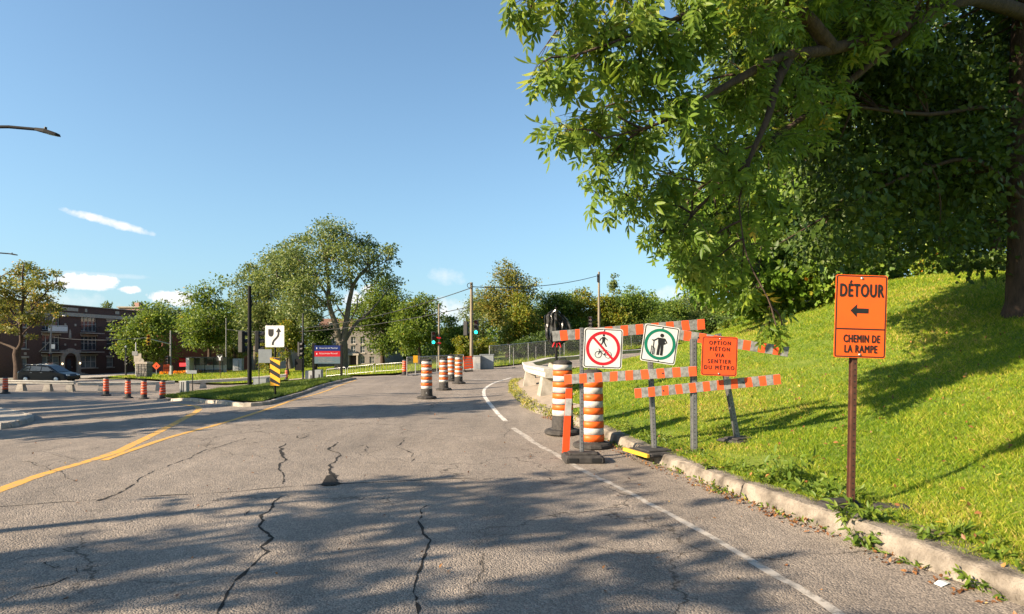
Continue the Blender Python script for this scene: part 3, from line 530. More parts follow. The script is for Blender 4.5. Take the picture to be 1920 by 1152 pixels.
blades('grass', ISLAND, 70000, .05, .12, .006, 'grass_shade', .115, 0, 2, None, 'shaded green grass on the traffic island behind the keep right sign', 'grass', .3)
blades('grass', LAWN, 60000, .06, .12, .006, 'grass_blade', .115, 0, 3, None, 'sunny lawn across the side street in front of the trees', 'grass', .2)
blades('grass', VERGE, 25000, .08, .25, .006, 'grass_blade', .10, 0, 4, None, 'rough grass verge below the chain link fence', 'grass', .3)
# ---- weeds in the gutter and behind the kerb; dead leaves
def offs(px, py, o=.0): return G(px, py, o)
def weed(px, py, r, hh, n, m, label, seed, size=.06, on=.12, group='weeds along the roadside kerb'):
    x, y = G(px, py, on); g = np.random.default_rng(seed); z = h(x, y) + on
    root = thing('weed', label, 'weed', (x, y, z - .01), 0, group)
    ns = max(4, n // 14); mb = MB(); C, O = [], []
    for i in range(ns):
        a = g.uniform(0, 6.28); rr = r * math.sqrt(g.random()); tip = np.array((math.cos(a) * rr * 1.3, math.sin(a) * rr * 1.3, hh * g.uniform(.5, 1.0))); st = tip * np.array((.35, .35, 0))
        mb.tube([st, (st + tip) / 2 + np.array((0, 0, .02)), tip], [.004, .003, .0015], 4, False)
        for k in range(n // ns):
            t = g.uniform(.1, 1); C.append(st + (tip - st) * t + g.normal(size=3) * .012); O.append((math.cos(a) * .5, math.sin(a) * .5, .1))
    mb.build('stems', 'weed', root)['kind'] = 'stuff'; me = leaf_mesh('leaves', np.array(C), size, LEAFQ, g, .9, .1, np.array(O)); link('leaves', me, m, root); return root
W = [((1480, 905), .22, .30, 170, 'weed', 'tall leafy weed clump in the grass left of the detour sign', .085), ((1555, 940), .20, .16, 130, 'weed', 'broad leaved weeds at the foot of the detour sign post', .09), ((1612, 975), .20, .15, 130, 'weed', 'weeds with one yellow leaf between kerb and rubber sign base', .08),
     ((1770, 1010), .22, .10, 110, 'weed', 'low weeds on bare soil behind the near kerb', .07), ((1895, 1060), .22, .10, 120, 'weed', 'low creeping weeds behind the kerb at the right edge', .07), ((1340, 880), .16, .12, 70, 'weed', 'small weed tuft behind the kerb right of the yellow edged plate', .06), ((1430, 910), .14, .14, 70, 'weed', 'green tuft hugging the kerb left of the tall weed clump', .07)]
for i, ((px, py), r, hh, n, m, lb, s) in enumerate(W): weed(px, py, r, hh, n, m, lb, 40 + i, s)
W2 = [((1620, 1032), .11, .18, 130, 'weed', 'bushy green weed growing in the gutter against the kerb', .06), ((1850, 1118), .13, .13, 110, 'weed', 'gutter weeds at the bottom right beside the kerb', .05), ((1360, 925), .16, .10, 120, 'weed', 'dusty weed trailing over the kerb face below the sign', .04), ((1290, 890), .13, .10, 90, 'weed', 'weed tuft on the crumbling kerb right of the black rubber base', .04),
      ((1210, 862), .10, .12, 90, 'weed', 'green weed tuft hanging over the kerb by the yellow edge', .045), ((1720, 1075), .10, .05, 50, 'weed', 'flat patch of gutter grass near the litter paper', .05), ((1160, 835), .14, .10, 90, 'weed', 'weeds at the broken kerb end beside the rubber base', .045)]
for i, ((px, py), r, hh, n, m, lb, s) in enumerate(W2): weed(px, py, r, hh, n, m, lb, 60 + i, s, .0)
def scatter_along(name, y0, y1, n, u0, u1, off, size, m, label, cat, seed, tpl=LEAF2, up=1.6, lift=.02):
    g = np.random.default_rng(seed); P = np.array([p for p in densify(KP, .1, False) if y0 < p[1] < y1]); i = g.integers(0, len(P) - 1, n); d = P[i + 1] - P[i]; d /= np.hypot(d[:, 0], d[:, 1])[:, None]; nr = np.stack([d[:, 1], -d[:, 0]], 1)
    cl = np.sin(P[i, 1] * 5) * .5 + np.sin(P[i, 1] * 2.1 + 1) * .5; u = g.uniform(u0, u1, n) ; k = g.random(n) < .55 + .45 * cl; p = P[i] + nr * u[:, None]; p = p[k]
    C = np.column_stack([p, H(p[:, 0], p[:, 1]) + off + g.random(len(p)) * lift]); me = leaf_mesh(name, C, size, tpl, g, up); return tag(link(name, me, m), label, cat, kind='stuff')
scatter_along('leaf_litter', 1.5, 13, 2600, -.22, .02, .008, .035, 'litter', 'brown dead leaves lying in the gutter along the kerb', 'dead leaves', 5)
scatter_along('yellow_weeds', 11.0, 27, 5000, -.12, .22, .05, .07, 'weed_yellow', 'yellowing weeds lining the kerb by the concrete guard rail', 'weeds', 6, LEAFQ, .6, .14)
gq = np.random.default_rng(91); n = 9000; yy = gq.uniform(2.5, 13, n); xx = gq.uniform(2, 9, n); kk = inside(xx, yy, np.array(BANK)) & (np.sin(xx * 2.3 + np.sin(yy * 1.7)) * np.sin(yy * 1.9 + 1) + gq.normal(size=n) * .35 > .25); xx, yy = xx[kk], yy[kk]
tag(link('clover', leaf_mesh('clover', np.column_stack([xx, yy, H(xx, yy) + .13 + gq.uniform(0, .045, len(xx))]), .032, LEAFQ, gq, 1.2), 'weed'), 'patches of clover and small weeds among the bank grass', 'clover', kind='stuff')
n = 500; yy = gq.uniform(2.5, 12, n); xx = gq.uniform(2, 9, n); kk = inside(xx, yy, np.array(BANK)); xx, yy = xx[kk], yy[kk]
tag(link('dry_leaves', leaf_mesh('dry_leaves', np.column_stack([xx, yy, H(xx, yy) + .17]), .05, LEAF2, gq, 1.4), 'litter'), 'dry brown leaves fallen on the bank grass', 'dead leaves', kind='stuff')
scatter_along('gutter_weeds', 2, 12, 900, -.10, .02, .0, .05, 'weed', 'small green weeds sprouting along the foot of the kerb', 'weeds', 8, LEAFQ, .8, .05)
scatter_along('kerb_weeds', 2.5, 11, 2600, .20, .55, .10, .065, 'weed', 'leafy ground weeds along the back of the kerb', 'weeds', 9, LEAFQ, .9, .08)
g9 = np.random.default_rng(77); fx = g9.uniform(-10, 4, 260); fy = g9.uniform(3, 16, 260); me = leaf_mesh('fallen_leaves', np.column_stack([fx, fy, H(fx, fy) + .012]), .04, LEAF2, g9, 3.0)
k_ = None
tag(link('fallen_leaves', me, 'litter'), 'scattered dry leaves and grit on the asphalt', 'dead leaves', kind='stuff')
# soil behind the near kerb, and a scrap of paper
sheet('bare_soil', smooth_path([G(1660, 985, .12), G(1740, 995, .12), G(1830, 1025, .12), G(1920, 1060, .12), G(1930, 1085, .12), G(1850, 1050, .12), G(1760, 1020, .12), G(1690, 1000, .12)], 3), .128, .15, 'dirt')
x, y = G(1768, 1098); t = thing('paper_scrap', 'crumpled pale paper scrap lying in the gutter', 'litter', (x, y, h(x, y) + .008), .5)
MB().add([(-.06, -.02, 0), (.0, -.03, .012), (.07, -.02, 0), (.06, .03, .008), (-.01, .02, .022), (-.05, .03, .002)], [(0, 1, 4, 5), (1, 2, 3, 4), (5, 4, 1, 0), (4, 3, 2, 1)]).build('sheet', 'paper', t)
# ================================================================== traffic furniture
def barrel(loc, label, kind=0, s=1.0, rz=0.0, tilt=0.0, group='orange traffic barrels'):
    t = thing('traffic_barrel', label, 'traffic barrel', loc, rz, group); t.scale = (s, s, s); t.rotation_euler = (tilt, tilt * .4, rz)
    r0, r1, hh = .178, .150, 1.20; N = 24
    def rad(z): return r0 + (r1 - r0) * z / hh
    MB().lathe([(.02, 0), (.29, 0), (.305, .015), (.30, .05), (.27, .075), (.20, .085), (.19, .10)], 12 if kind != 2 else 16, smooth=False).build('base', 'rubber', t)
    z0 = .30 if kind in (0, 2) else .10
    MB().lathe([(rad(.07) + .004, .07), (rad(z0), z0), (rad(z0) - .012, z0 + .005)], N).build('sleeve', 'rubber' if kind in (0, 2) else 'orange_plastic', t)
    if kind in (0, 1):
        bands = 9 if kind == 0 else 10; edge = np.linspace(z0, 1.13, bands + 1)
        seq = ['white_sheet' if i % 2 == 0 else 'orange_plastic' for i in range(bands)]
        if kind == 1: seq = ['orange_plastic' if i % 2 == 0 else 'white_sheet' for i in range(bands)]
    else:
        w = [.13, .035] * 5; edge = z0 + np.concatenate([[0], np.cumsum(w)]) / sum(w) * (1.13 - z0); seq = ['orange_sheet_red', 'white_sheet'] * 5
    step = 0
    for i, m in enumerate(seq):
        a, b = edge[i], edge[i + 1]; st = .004 if m != 'white_sheet' else 0.0
        MB().lathe([(rad(a) - .012, a + .001), (rad(a) + st, a + .004), (rad(b) + st, b - .003), (rad(b) - .012, b)], N, cap=False).build('reflective_band' if m == 'white_sheet' else 'orange_band', m, t)
    if kind == 0:                                   # dark grooves where the drum steps in
        for i in range(2, len(seq), 2): MB().lathe([(rad(edge[i]) - .004, edge[i] - .008), (rad(edge[i]) + .005, edge[i] - .006), (rad(edge[i]) + .005, edge[i] + .006), (rad(edge[i]) - .004, edge[i] + .008)], N, cap=False).build('groove', 'rubber', t)
    c = MB().lathe([(rad(1.13) - .004, 1.128), (rad(1.13) + .006, 1.14), (rad(1.15), 1.165), (.10, 1.195), (.02, 1.20)], N).build('cap', 'rubber', t)
    MB().tube([(-.07, 0, 1.185), (-.05, 0, 1.225), (.05, 0, 1.225), (.07, 0, 1.185)], .012, 6).build('handle', 'rubber', c)
    if kind == 0:                                   # moulded mark on the sleeve
        MB().disc((0, .19), .022, -rad(.19) - .003, .006, 10).plate([(-.035, .15), (.035, .15), (.018, .178), (-.018, .178)], -rad(.17) - .0035, .006).build('mark', 'grey_sheet', t)
    return t
def gz(px, py, off=0.0):
    x, y = G(px, py, off); return (x, y, h(x, y) + off)
def at(px, d, off=0.0):
    x = X(px, d); return (x, d, h(x, d) + off)
barrel((X(1055, 10.6), 10.6, h(X(1055, 10.6), 10.6) + .002), 'large orange and white barrel with black sleeve behind the slanted orange delineator', 0, 1.06, .3)
barrel((X(1111, 9.45), 9.45, h(X(1111, 9.45), 9.45) + .002), 'orange and white barrel behind the no pedestrians sign post, orange to its foot', 1, 1.0, -.2)
barrel(gz(800, 748), 'nearest barrel in the road, fat black base, left of the row', 0, 1.0, .1); barrel(gz(832, 732), 'second barrel of the row in the middle of the road', 0, .98, .5)
barrel(gz(860, 720), 'rightmost barrel of the row in the middle of the road', 0, .98, 1.0); barrel(gz(846, 715), 'barrel half hidden behind the last two of the road row', 0, .98, .2)
barrel(at(758, 37), 'weathered dull orange barrel at the left end of the wire fence panel', 2, .78, .2, .03)
barrel(at(537, 52, .115), 'leaning orange marker barrel alone on the far lawn', 2, .72, .2, .10)
for px, py, lb in ((199, 742, 'leftmost of the four barrels across the side road, in front of the guard rail'), (240, 747, 'second of four barrels across the shaded side road'), (270, 747, 'third of four barrels across the shaded side road'), (305, 750, 'nearest of four barrels across the side road, beside the grass island'), (10, 738, 'barrel at the left edge of the picture by the end of the guard rail')):
    barrel(at(px, {199: 41, 240: 39.5, 270: 39, 305: 38, 10: 41}[px], .002), lb, 2, 1.0 if px != 10 else .92, px * .1)
# ---- striped barricade boards
def board(a, b, hh, label, seed=0, first=1, th=.030, nst=None, tilt=0.0):
    a, b = Vector(a), Vector(b); L_ = (b - a).length; x = (b - a).normalized(); z = Vector((0, 0, 1)); y = z.cross(x).normalized(); z = x.cross(y)
    t = thing('barricade_board', label, 'barricade board', (0, 0, 0), 0, 'striped barricade boards'); t.matrix_world = Matrix(((x.x, y.x, z.x, a.x), (x.y, y.y, z.y, a.y), (x.z, y.z, z.z, a.z), (0, 0, 0, 1)))
    MB().box((L_ / 2, 0, 0), (L_, th, hh)).build('plank', 'grey_sheet', t); rr = random.Random(seed); n = nst or round(L_ / .105); w = L_ / n
    for i in range(n):
        m = 'orange_sheet_red' if i % 2 == first % 2 else 'grey_sheet'; nm = 'orange_stripe' if i % 2 == first % 2 else 'reflective_stripe'
        sk = rr.uniform(-.006, .006); x0 = i * w + .002; x1 = (i + 1) * w - .002
        MB().plate([(x0 + sk, -hh / 2 + .003), (x1 + sk if i < n - 1 else x1, -hh / 2 + .003), (x1 if i == n - 1 else x1 - sk, hh / 2 - .003), (x0 - sk if i else x0, hh / 2 - .003)], -th / 2 - .002, .002).build(nm, m, t)
    for i in range(2): MB().disc((L_ * (.2 + .55 * i), 0), .012, -th / 2 - .008, .006, 8).build('bolt', 'dark_metal', t)
    return t
def PX(px, py, d): return (X(px, d), d, Z(py, d))
board(PX(1036, 631, 8.62), PX(1321, 608, 8.50), .145, 'top striped board behind the round signs, rising to the right', 1, 1)
board(PX(1268, 627, 8.36), PX(1478, 660, 8.15), .135, 'striped board behind the orange option sign, sloping down to the right', 2, 1, nst=15)
board(PX(1058, 712, 8.32), PX(1306, 696, 8.02), .130, 'striped board below the no pedestrians sign, level', 3, 0)
board(PX(1190, 738, 8.18), PX(1463, 711, 7.92), .130, 'lowest striped board, below the orange option sign', 4, 0, nst=21)
# ---- perforated posts and signs
def post(root, hh, m='galvanised', w=.045, holes=True, name='post'):
    mb = MB(); t = .004
    mb.box((0, 0, hh / 2), (w, t, hh)); mb.box((-w / 2 + t / 2, w * .3 + t / 2, hh / 2), (t, w * .6, hh)); mb.box((w / 2 - t / 2, w * .3 + t / 2, hh / 2), (t, w * .6, hh)); mb.box((-w * .66, w * .6 + t, hh / 2), (w * .4, t, hh)); mb.box((w * .66, w * .6 + t, hh / 2), (w * .4, t, hh))
    p = mb.build(name, m, root)
    if holes:
        hb = MB(); n = int(hh / .05)
        for i in range(n): hb.disc((0, .03 + i * .05), .0065, -.004, .0015, 8)
        o = hb.build('perforations', 'black_ink', p); o['kind'] = 'stuff'
    return p
def panel(root, w, hh, m, border, cx=0, cz=1.5, y=-.012, roll=0.0, r=.03, bt=.012, bin_=.010, back='galvanised'):
    e = MB().plate(rrect(w, hh, r), -.002, .004).build('panel', m, root); e.location = (cx, y, cz); e.rotation_euler = (0, roll, 0)
    MB().plate(rrect(w - .004, hh - .004, r), .0025, .002).build('panel_back', back, e)
    if border: frame_plate(MB(), w, hh, r, bt, -.0035, .0012, bin_).build('border', border, e)
    for s in (-1, 1): MB().lathe([(.011, 0), (.011, .004), (.004, .006)], 8).build('bolt', 'steel', e, (0, -.004, s * (hh / 2 - .028))).rotation_euler = (R(90), 0, 0)
    return e
def rubber_base(root, w, d, hh, loc=(0, 0, 0), rz=0.0, edge=None):
    b = MB(); b.bbox((0, 0, hh / 2), (w, d, hh), .03).bbox((0, 0, hh + .012), (w * .72, d * .6, .024), .01)
    o = b.build('rubber_base', 'rubber', root, loc); o.rotation_euler = (0, 0, rz)
    for sx in (-1, 1): MB().box((sx * w * .28, -d / 2 - .002, hh * .5), (w * .22, .008, hh * .5)).build('grip', 'black_ink', o)
    if edge: MB().bbox((-w / 2 - .012, 0, hh / 2 + .004), (.05, d * .98, hh * .95), .008).build('yellow_edge', edge, o)
    return o
# no pedestrians / bicycles
d = 8.35; x = X(1091, d); root = thing('no_walking_or_cycling_sign', 'square white no walking or cycling sign with red ring above a black rubber base', 'road sign', (x, d, h(x, d) + .003))
rubber_base(root, .54, .42, .105, (.01, 0, 0), .04); pp = post(root, 1.76, 'galvanised', .034); pp.location = (0, 0, .06)
e = panel(root, .525, .54, 'sign_white', 'black_ink', X(1129, d) - x, Z(654, d) - h(x, d), -.075, R(2.5), .035); S = -.0042
MB().ring((0, 0), .190, .230, S, .001).build('red_ring', 'red_ink', e)
def person_fig(mb, s, cx, cz, y):
    P = lambda q: [(cx + a * s, cz + b * s) for a, b in q]
    mb.disc((cx + .02 * s, cz + .92 * s), .09 * s, y, .001, 12)
    mb.plate(P([(-.12, .78), (.10, .80), (.16, .70), (.12, .40), (-.10, .40), (-.10, .62)]), y, .001)
    mb.stroke(P([(.0, .46), (.12, .26), (.26, .0)]), .095 * s, y - .0002, .001); mb.stroke(P([(-.02, .46), (-.10, .24), (-.28, .06)]), .095 * s, y - .0003, .001)
    mb.stroke(P([(-.08, .74), (-.26, .58), (-.30, .44)]), .065 * s, y - .0004, .001); mb.stroke(P([(.10, .76), (.24, .62), (.34, .54)]), .065 * s, y - .0005, .001)
m_ = MB(); person_fig(m_, .165, .0, .025, S - .0003); m_.build('walker_pictogram', 'black_ink', e)
m_ = MB()
for cx in (-.062, .072): m_.ring((cx, -.085), .040, .047, S - .0004, .001, 24)
for q in ([(-.062, -.085), (-.035, -.035), (.045, -.035), (.012, -.088), (-.035, -.035)], [(.012, -.088), (.072, -.085), (.042, -.025)], [(-.062, -.085), (-.042, -.015), (-.065, -.008)], [(.028, -.024), (.06, -.022)], [(.045, -.035), (.072, -.085)]):
    for i in range(len(q) - 1): m_.stroke(q[i:i + 2], .0075, S - .0006 - i * .0001, .001)
m_.build('bicycle_pictogram', 'black_ink', e)
MB().stroke([(-.140, .145), (.140, -.145)], .030, S - .0016, .001).build('red_slash', 'red_ink', e)
# slanted orange leg that props the board
root = thing('slanted_delineator', 'slanted orange delineator standing left of the no pedestrians sign post', 'delineator', (X(1060, 8.55), 8.55, h(X(1060, 8.55), 8.55)))
lean = (X(1067, 8.35) - X(1060, 8.55), -.20, .99); MB().add([(-.05, -.02, 0), (.05, -.02, 0), (.05, .02, 0), (-.05, .02, 0), (lean[0] - .042, lean[1] - .02, lean[2]), (lean[0] + .042, lean[1] - .02, lean[2]), (lean[0] + .042, lean[1] + .02, lean[2]), (lean[0] - .042, lean[1] + .02, lean[2])], [(3, 2, 1, 0), (4, 5, 6, 7), (0, 1, 5, 4), (1, 2, 6, 5), (2, 3, 7, 6), (3, 0, 4, 7)]).build('leg', 'orange_sheet_red', root)
k0, k1 = .62, .86; q = lambda k, sx: (lean[0] * k + sx * (.05 - .008 * k), lean[1] * k - .0225, lean[2] * k)
MB().add([q(k0, -1), q(k0, 1), q(k1, 1), q(k1, -1)], [(0, 1, 2, 3)]).build('reflective_patch', 'white_sheet', root)
MB().tube([(0, .02, .02), (.02, .25, .015), (.12, .42, .02), (.30, .45, .03)], .012, 6).build('foot_bar', 'dark_metal', root)
# dismount sign
d = 8.28; x = X(1228, d); z0 = h(x, d) + .115; root = thing('walk_your_bicycle_sign', 'tilted white sign with green ring and person walking a bicycle', 'road sign', (x, d, z0))
rubber_base(root, .50, .62, .05, (-.03, 0, -.01), .35, 'yellow_chip'); pp = post(root, Z(612, d) - z0); pp.rotation_euler = (0, R(-2.6), 0)
e = panel(root, .465, .495, 'sign_white', 'black_ink', X(1231, d) - x, Z(646, d) - z0, -.185, R(8.5), .03)
MB().ring((0, 0), .168, .206, S, .001).build('green_ring', 'green_ink', e)
m_ = MB(); m_.disc((.012, .118), .026, S - .0002, .001, 14); m_.plate([(-.035, .085), (.055, .085), (.062, .02), (.045, -.01), (-.022, -.01), (-.03, .03)], S - .0003, .001)
m_.stroke([(-.006, .0), (-.010, -.07), (-.012, -.145)], .034, S - .0005, .001); m_.stroke([(.030, .0), (.034, -.07), (.036, -.145)], .034, S - .0006, .001)
m_.stroke([(.052, .078), (.086, .03), (.052, .008)], .017, S - .0007, .001); m_.stroke([(-.032, .078), (-.078, .045), (-.10, .04)], .017, S - .0008, .001); m_.build('walker_pictogram', 'black_ink', e)
m_ = MB()
for pts, w in (([(-.115, .045), (-.065, .045)], .009), ([(-.085, .045), (-.08, -.145)], .011), ([(-.105, -.03), (-.105, -.145)], .008), ([(-.062, -.06), (-.062, -.145)], .008), ([(-.105, -.04), (-.062, -.06)], .007)): m_.stroke(pts, w, S - .0009, .001)
m_.build('bicycle_pictogram', 'black_ink', e)
# plain post that carries the boards
d = 8.08; x = X(1303, d); z0 = h(x, d) + .10; root = thing('barricade_post', 'tall galvanised post standing in the grass between the two round and orange signs', 'post', (x, d, z0))
pp = post(root, Z(636, d) - z0, w=.055); pp.rotation_euler = (0, R(-.4), 0); MB().bbox((.04, .06, .0), (.34, .30, .04), .01).build('foot_plate', 'dark_metal', root)
# option pieton sign
d = 8.42; x = X(1385, d); z0 = h(x, d) + .11; root = thing('pedestrian_option_sign', 'leaning orange sign reading OPTION PIÉTON VIA SENTIER DU MÉTRO', 'road sign', (x, d, z0))
pp = post(root, 1.50, 'galvanised', .05); pp.rotation_euler = (0, R(-10.5), 0); rubber_base(root, .52, .42, .04, (.03, .03, -.01), .5)
e = panel(root, .46, .505, 'orange_sheet_red', 'black_ink', X(1343, 8.0) - x, Z(668, 8.0) - z0, 8.0 - d - .12, R(2.2), .03, .008, .008)
for i, (tx, w) in enumerate((('OPTION', .275), ('PIÉTON', .255), ('VIA', .115), ('SENTIER', .295), ('DU MÉTRO', .385))): text('lettering', tx, .072, .0, .170 - .079 * i, S - .0006, 'black_ink', e, w, .0009, space=1.38)
# detour sign
d = 5.12; x = X(1598, d); z0 = h(x, d) + .115; root = thing('detour_sign', 'tall orange DÉTOUR sign with left arrow on a brown steel post', 'road sign', (x, d, z0))
pp = post(root, Z(522, d) - z0, 'brown_steel', .040, True); pp.rotation_euler = (0, R(1.0), 0)
e = panel(root, .430, .690, 'orange_sheet', 'black_ink', X(1611, d) - x, Z(594, d) - z0, -.020, R(1.8), .018, .009, .006, 'brown_steel')
text('lettering', 'DÉTOUR', .150, 0, .216, S - .0006, 'black_ink', e, .360, .0036)
MB().plate([(-.088, .048), (-.035, .100), (-.035, .067), (.062, .067), (.062, .027), (-.035, .027), (-.035, -.006)], S - .0003, .001).build('arrow', 'black_ink', e)
MB().box((0, S, -.105), (.412, .0012, .010)).build('divider', 'black_ink', e)
text('lettering', 'CHEMIN DE', .088, .012, -.185, S - .0006, 'black_ink', e, .300, .0020); text('lettering', 'LA RAMPE', .088, .006, -.270, S - .0006, 'black_ink', e, .270, .0020)
for ox, oy, rz, dz in ((-.05, .10, .1, -.02), (.30, -.03, -.35, -.03)):
    rubber_base(root, .36, .22, .07, (ox, oy, dz), rz)
# sign wrapped in black plastic
d = 13.2; x = X(1043, d); z0 = h(x, d) + .11; root = thing('wrapped_sign', 'sign wrapped in black plastic on a thin post behind the barricade, tied with red ribbon', 'covered sign', (x, d, z0), .1)
MB().tube([(0, 0, -.03), (0, 0, 2.2)], .03, 8).build('post', 'black_metal', root)
zc = Z(613, d) - z0; g5 = np.random.default_rng(5); vs, fs = [], []; nu = 16
rows = [(582, 1037, 1046), (587, 1027, 1052), (592, 1021, 1058), (600, 1020, 1065), (608, 1021, 1070), (616, 1022, 1072), (625, 1022, 1071), (634, 1024, 1068), (641, 1027, 1060), (648, 1034, 1050)]
for py, xa, xb in rows:
    for side in (0, 1):
        for i in range(nu + 1):
            t_ = i / nu; px_ = xa + (xb - xa) * (t_ if side == 0 else 1 - t_); fold = .022 * math.sin(px_ * .9 + (py - 582) * .05) + .016 * math.sin(px_ * .37 - py * .11) + g5.normal() * .006
            dep = (.018 + .045 * math.sin(math.pi * t_) ** .5) * (1 if side == 0 else .7); ridge = .05 * math.exp(-((px_ - 1041) / 3.0) ** 2)
            vs.append((X(px_, d) - x, (-(dep + fold + ridge) if side == 0 else dep), Z(py + g5.normal() * .8, d) - z0))
m_ = 2 * (nu + 1)
for j in range(len(rows) - 1):
    for i in range(m_): fs.append((j * m_ + i, (j + 1) * m_ + i, (j + 1) * m_ + (i + 1) % m_, j * m_ + (i + 1) % m_))
me = bpy.data.meshes.new('plastic_wrap'); me.from_pydata(vs, [], fs); link('plastic_wrap', me, 'black_plastic', root)
for a in range(3): MB().tube([(0, -.05, zc - .33), (-.06 + .06 * a, -.09, zc - .36), (-.09 + .09 * a, -.08, zc - .44)], .018, 5).build('ribbon', 'ribbon', root)
# ---- concrete guard rails: a beam on trapezoid supports
def guard_rail(path, label, sup, hh=.72, off=.13, gaps=(), seed=0, flip=1):
    P = smooth_path(path, 8); root = thing('concrete_guard_rail', label, 'guard rail', (P[0][0], P[0][1], h(*P[0]) + off)); o0 = Vector(root.location)
    def zz(p): return h(p[0], p[1]) + off
    prof = [(-.16, hh - .22), (-.14, hh - .24), (.14, hh - .24), (.16, hh - .22), (.16, hh - .09), (.20, hh - .07), (.20, hh - .015), (.185, hh), (-.185, hh), (-.20, hh - .015), (-.20, hh - .07), (-.16, hh - .09)]; vs, fs = [], []; m = len(prof)
    for i, p in enumerate(P):
        a, b = P[max(i - 1, 0)], P[min(i + 1, len(P) - 1)]; dx, dy = b[0] - a[0], b[1] - a[1]; l = math.hypot(dx, dy); nx, ny = dy / l, -dx / l
        for u, v in prof: vs.append((p[0] + nx * u - o0.x, p[1] + ny * u - o0.y, zz(p) + v - o0.z))
    for i in range(len(P) - 1):
        for k in range(m): fs.append((i * m + k, (i + 1) * m + k, (i + 1) * m + (k + 1) % m, i * m + (k + 1) % m))
    fs += [tuple(range(m)), tuple(range((len(P) - 1) * m + m - 1, (len(P) - 1) * m - 1, -1))]
    me = bpy.data.meshes.new('beam'); me.from_pydata(vs, [], fs); link('beam', me, 'rail_concrete', root)
    for s in sup:
        i = min(int(s * (len(P) - 1)), len(P) - 2); p = P[i]; q = P[i + 1]; a = math.atan2(q[1] - p[1], q[0] - p[0]); hs = hh - .245
        b = MB(); b.box((0, 0, hs / 2 - .03), (.56, .46, hs + .06), None, .62); b.box((0, 0, hs - .03), (.30, .30, .06))
        o = b.build('support', 'concrete', root, (p[0] - o0.x, p[1] - o0.y, zz(p) - o0.z)); o.rotation_euler = (0, 0, a)
    return root
guard_rail([(1.02, 15.9), (.72, 18.5), (.60, 21.5), (.62, 24.5), (.95, 28), (1.75, 32), (3.2, 36), (5.4, 40), (8.4, 44), (12, 48)], 'curved pale concrete guard rail on trapezoid feet at the road corner', (.03, .22, .42, .60, .78, .95))
guard_rail([(X(18, 44), 44), (X(60, 44), 44.1), (X(100, 44), 44.3), (X(140, 44.5), 44.5)], 'white concrete guard rail in front of the black car', (.18, .55, .92), .76, .0)
guard_rail([(X(147, 44.5), 44.5), (X(205, 45), 45.2), (X(285, 46), 46), (X(330, 47), 46.8)], 'shaded concrete guard rail behind the four barrels', (.28, .75), .70, .0)
guard_rail([(X(337, 47), 46.9), (X(390, 48), 47.9), (X(470, 49), 49), (X(540, 50), 49.6)], 'low concrete guard rail behind the grass island', (.3, .75), .66, .0)
# ---- keep right sign and hazard marker on the island
d = 18.8; x = X(516, d); z0 = h(x, d) + .11; root = thing('keep_right_sign', 'white keep right sign with curved arrow over a yellow and black hazard marker', 'road sign', (x, d, z0), R(-4))
MB().tube([(0, 0, -.1), (0, 0, Z(612, d) - z0)], .03, 8).build('post', 'black_metal', root)
e = panel(root, .60, .66, 'sign_white', None, 0, Z(631, d) - z0, -.036, 0, .03)
m_ = MB(); m_.plate([(-.20, .22), (-.03, .22), (-.03, .07), (-.05, .02), (-.085, -.01), (-.145, -.01), (-.18, .02), (-.20, .07)], S, .001).build('shield_symbol', 'black_ink', e)
m_ = MB(); m_.stroke([(-.06, -.27), (-.055, -.20), (-.02, -.13), (.05, -.06), (.10, .0), (.12, .06), (.125, .15)], .062, S, .001); m_.plate([(.04, .13), (.125, .26), (.21, .13)], S - .0004, .001); m_.build('arrow', 'black_ink', e)
f = panel(root, .31, .86, 'yellow_sheet', None, .01, Z(697, d) - z0, -.036, 0, .01)
for k in range(4):
    zc = -.46 + k * .27; poly = [(-.153, zc + .16), (.153, zc - .02), (.153, zc + .11), (-.153, zc + .29)]; poly = [(a, max(-.425, min(.425, b))) for a, b in poly]; MB().plate(poly, S, .001).build('black_stripe', 'black_ink', f)
# ---- signal heads
def signal_head(root, loc, rz=0.0, lit=None, m='housing', s=1.0, n=3):
    b = MB(); b.bbox((0, 0, 0), (.30, .18, .34 * n), .02); o = b.build('signal_head', m, root, loc); o.rotation_euler = (0, 0, rz); o.scale = (s, s, s)
    for i in range(n):
        zc = .34 * (n - 1) / 2 - .34 * i; lens = 'lens_green' if lit == i else ('lens_red' if i == 0 else 'lens_dark')
        MB().disc((0, zc), .115, -.10, .012, 16).build('lens', lens, o)
        v = MB(); v.ring((0, zc), .125, .133, -.30, .20, 14, R(-25), R(205)); v.build('visor', m, o)
    return o
def pole(root, hh, r0, r1, m, n=10): return MB().tube([(0, 0, -.15), (0, 0, hh * .5), (0, 0, hh)], [r0, (r0 + r1) / 2, r1], n).build('pole', m, root)
# black signal pole on the island
d = 32.2; x = X(468, d); z0 = h(x, d) + .11; root = thing('signal_pole', 'tall black traffic signal pole on the grass island with two heads', 'traffic signal', (x, d, z0))
pole(root, Z(537, d) - z0, .115, .085, 'black_metal', 12); MB().tube([(0, 0, 4.5), (.12, 0, 4.55), (.14, 0, 4.35), (.05, 0, 4.2)], .03, 6).build('cable_loop', 'black_metal', root)
signal_head(root, (-.42, .0, Z(641, d) - z0), R(150), None, 'housing', 1.1); signal_head(root, (.42, 0, Z(641, d) - z0), R(100), None, 'housing', 1.1)
for zz in (Z(625, d), Z(658, d)): MB().box((0, 0, zz - z0), (.80, .05, .05)).build('bracket', 'black_metal', root)
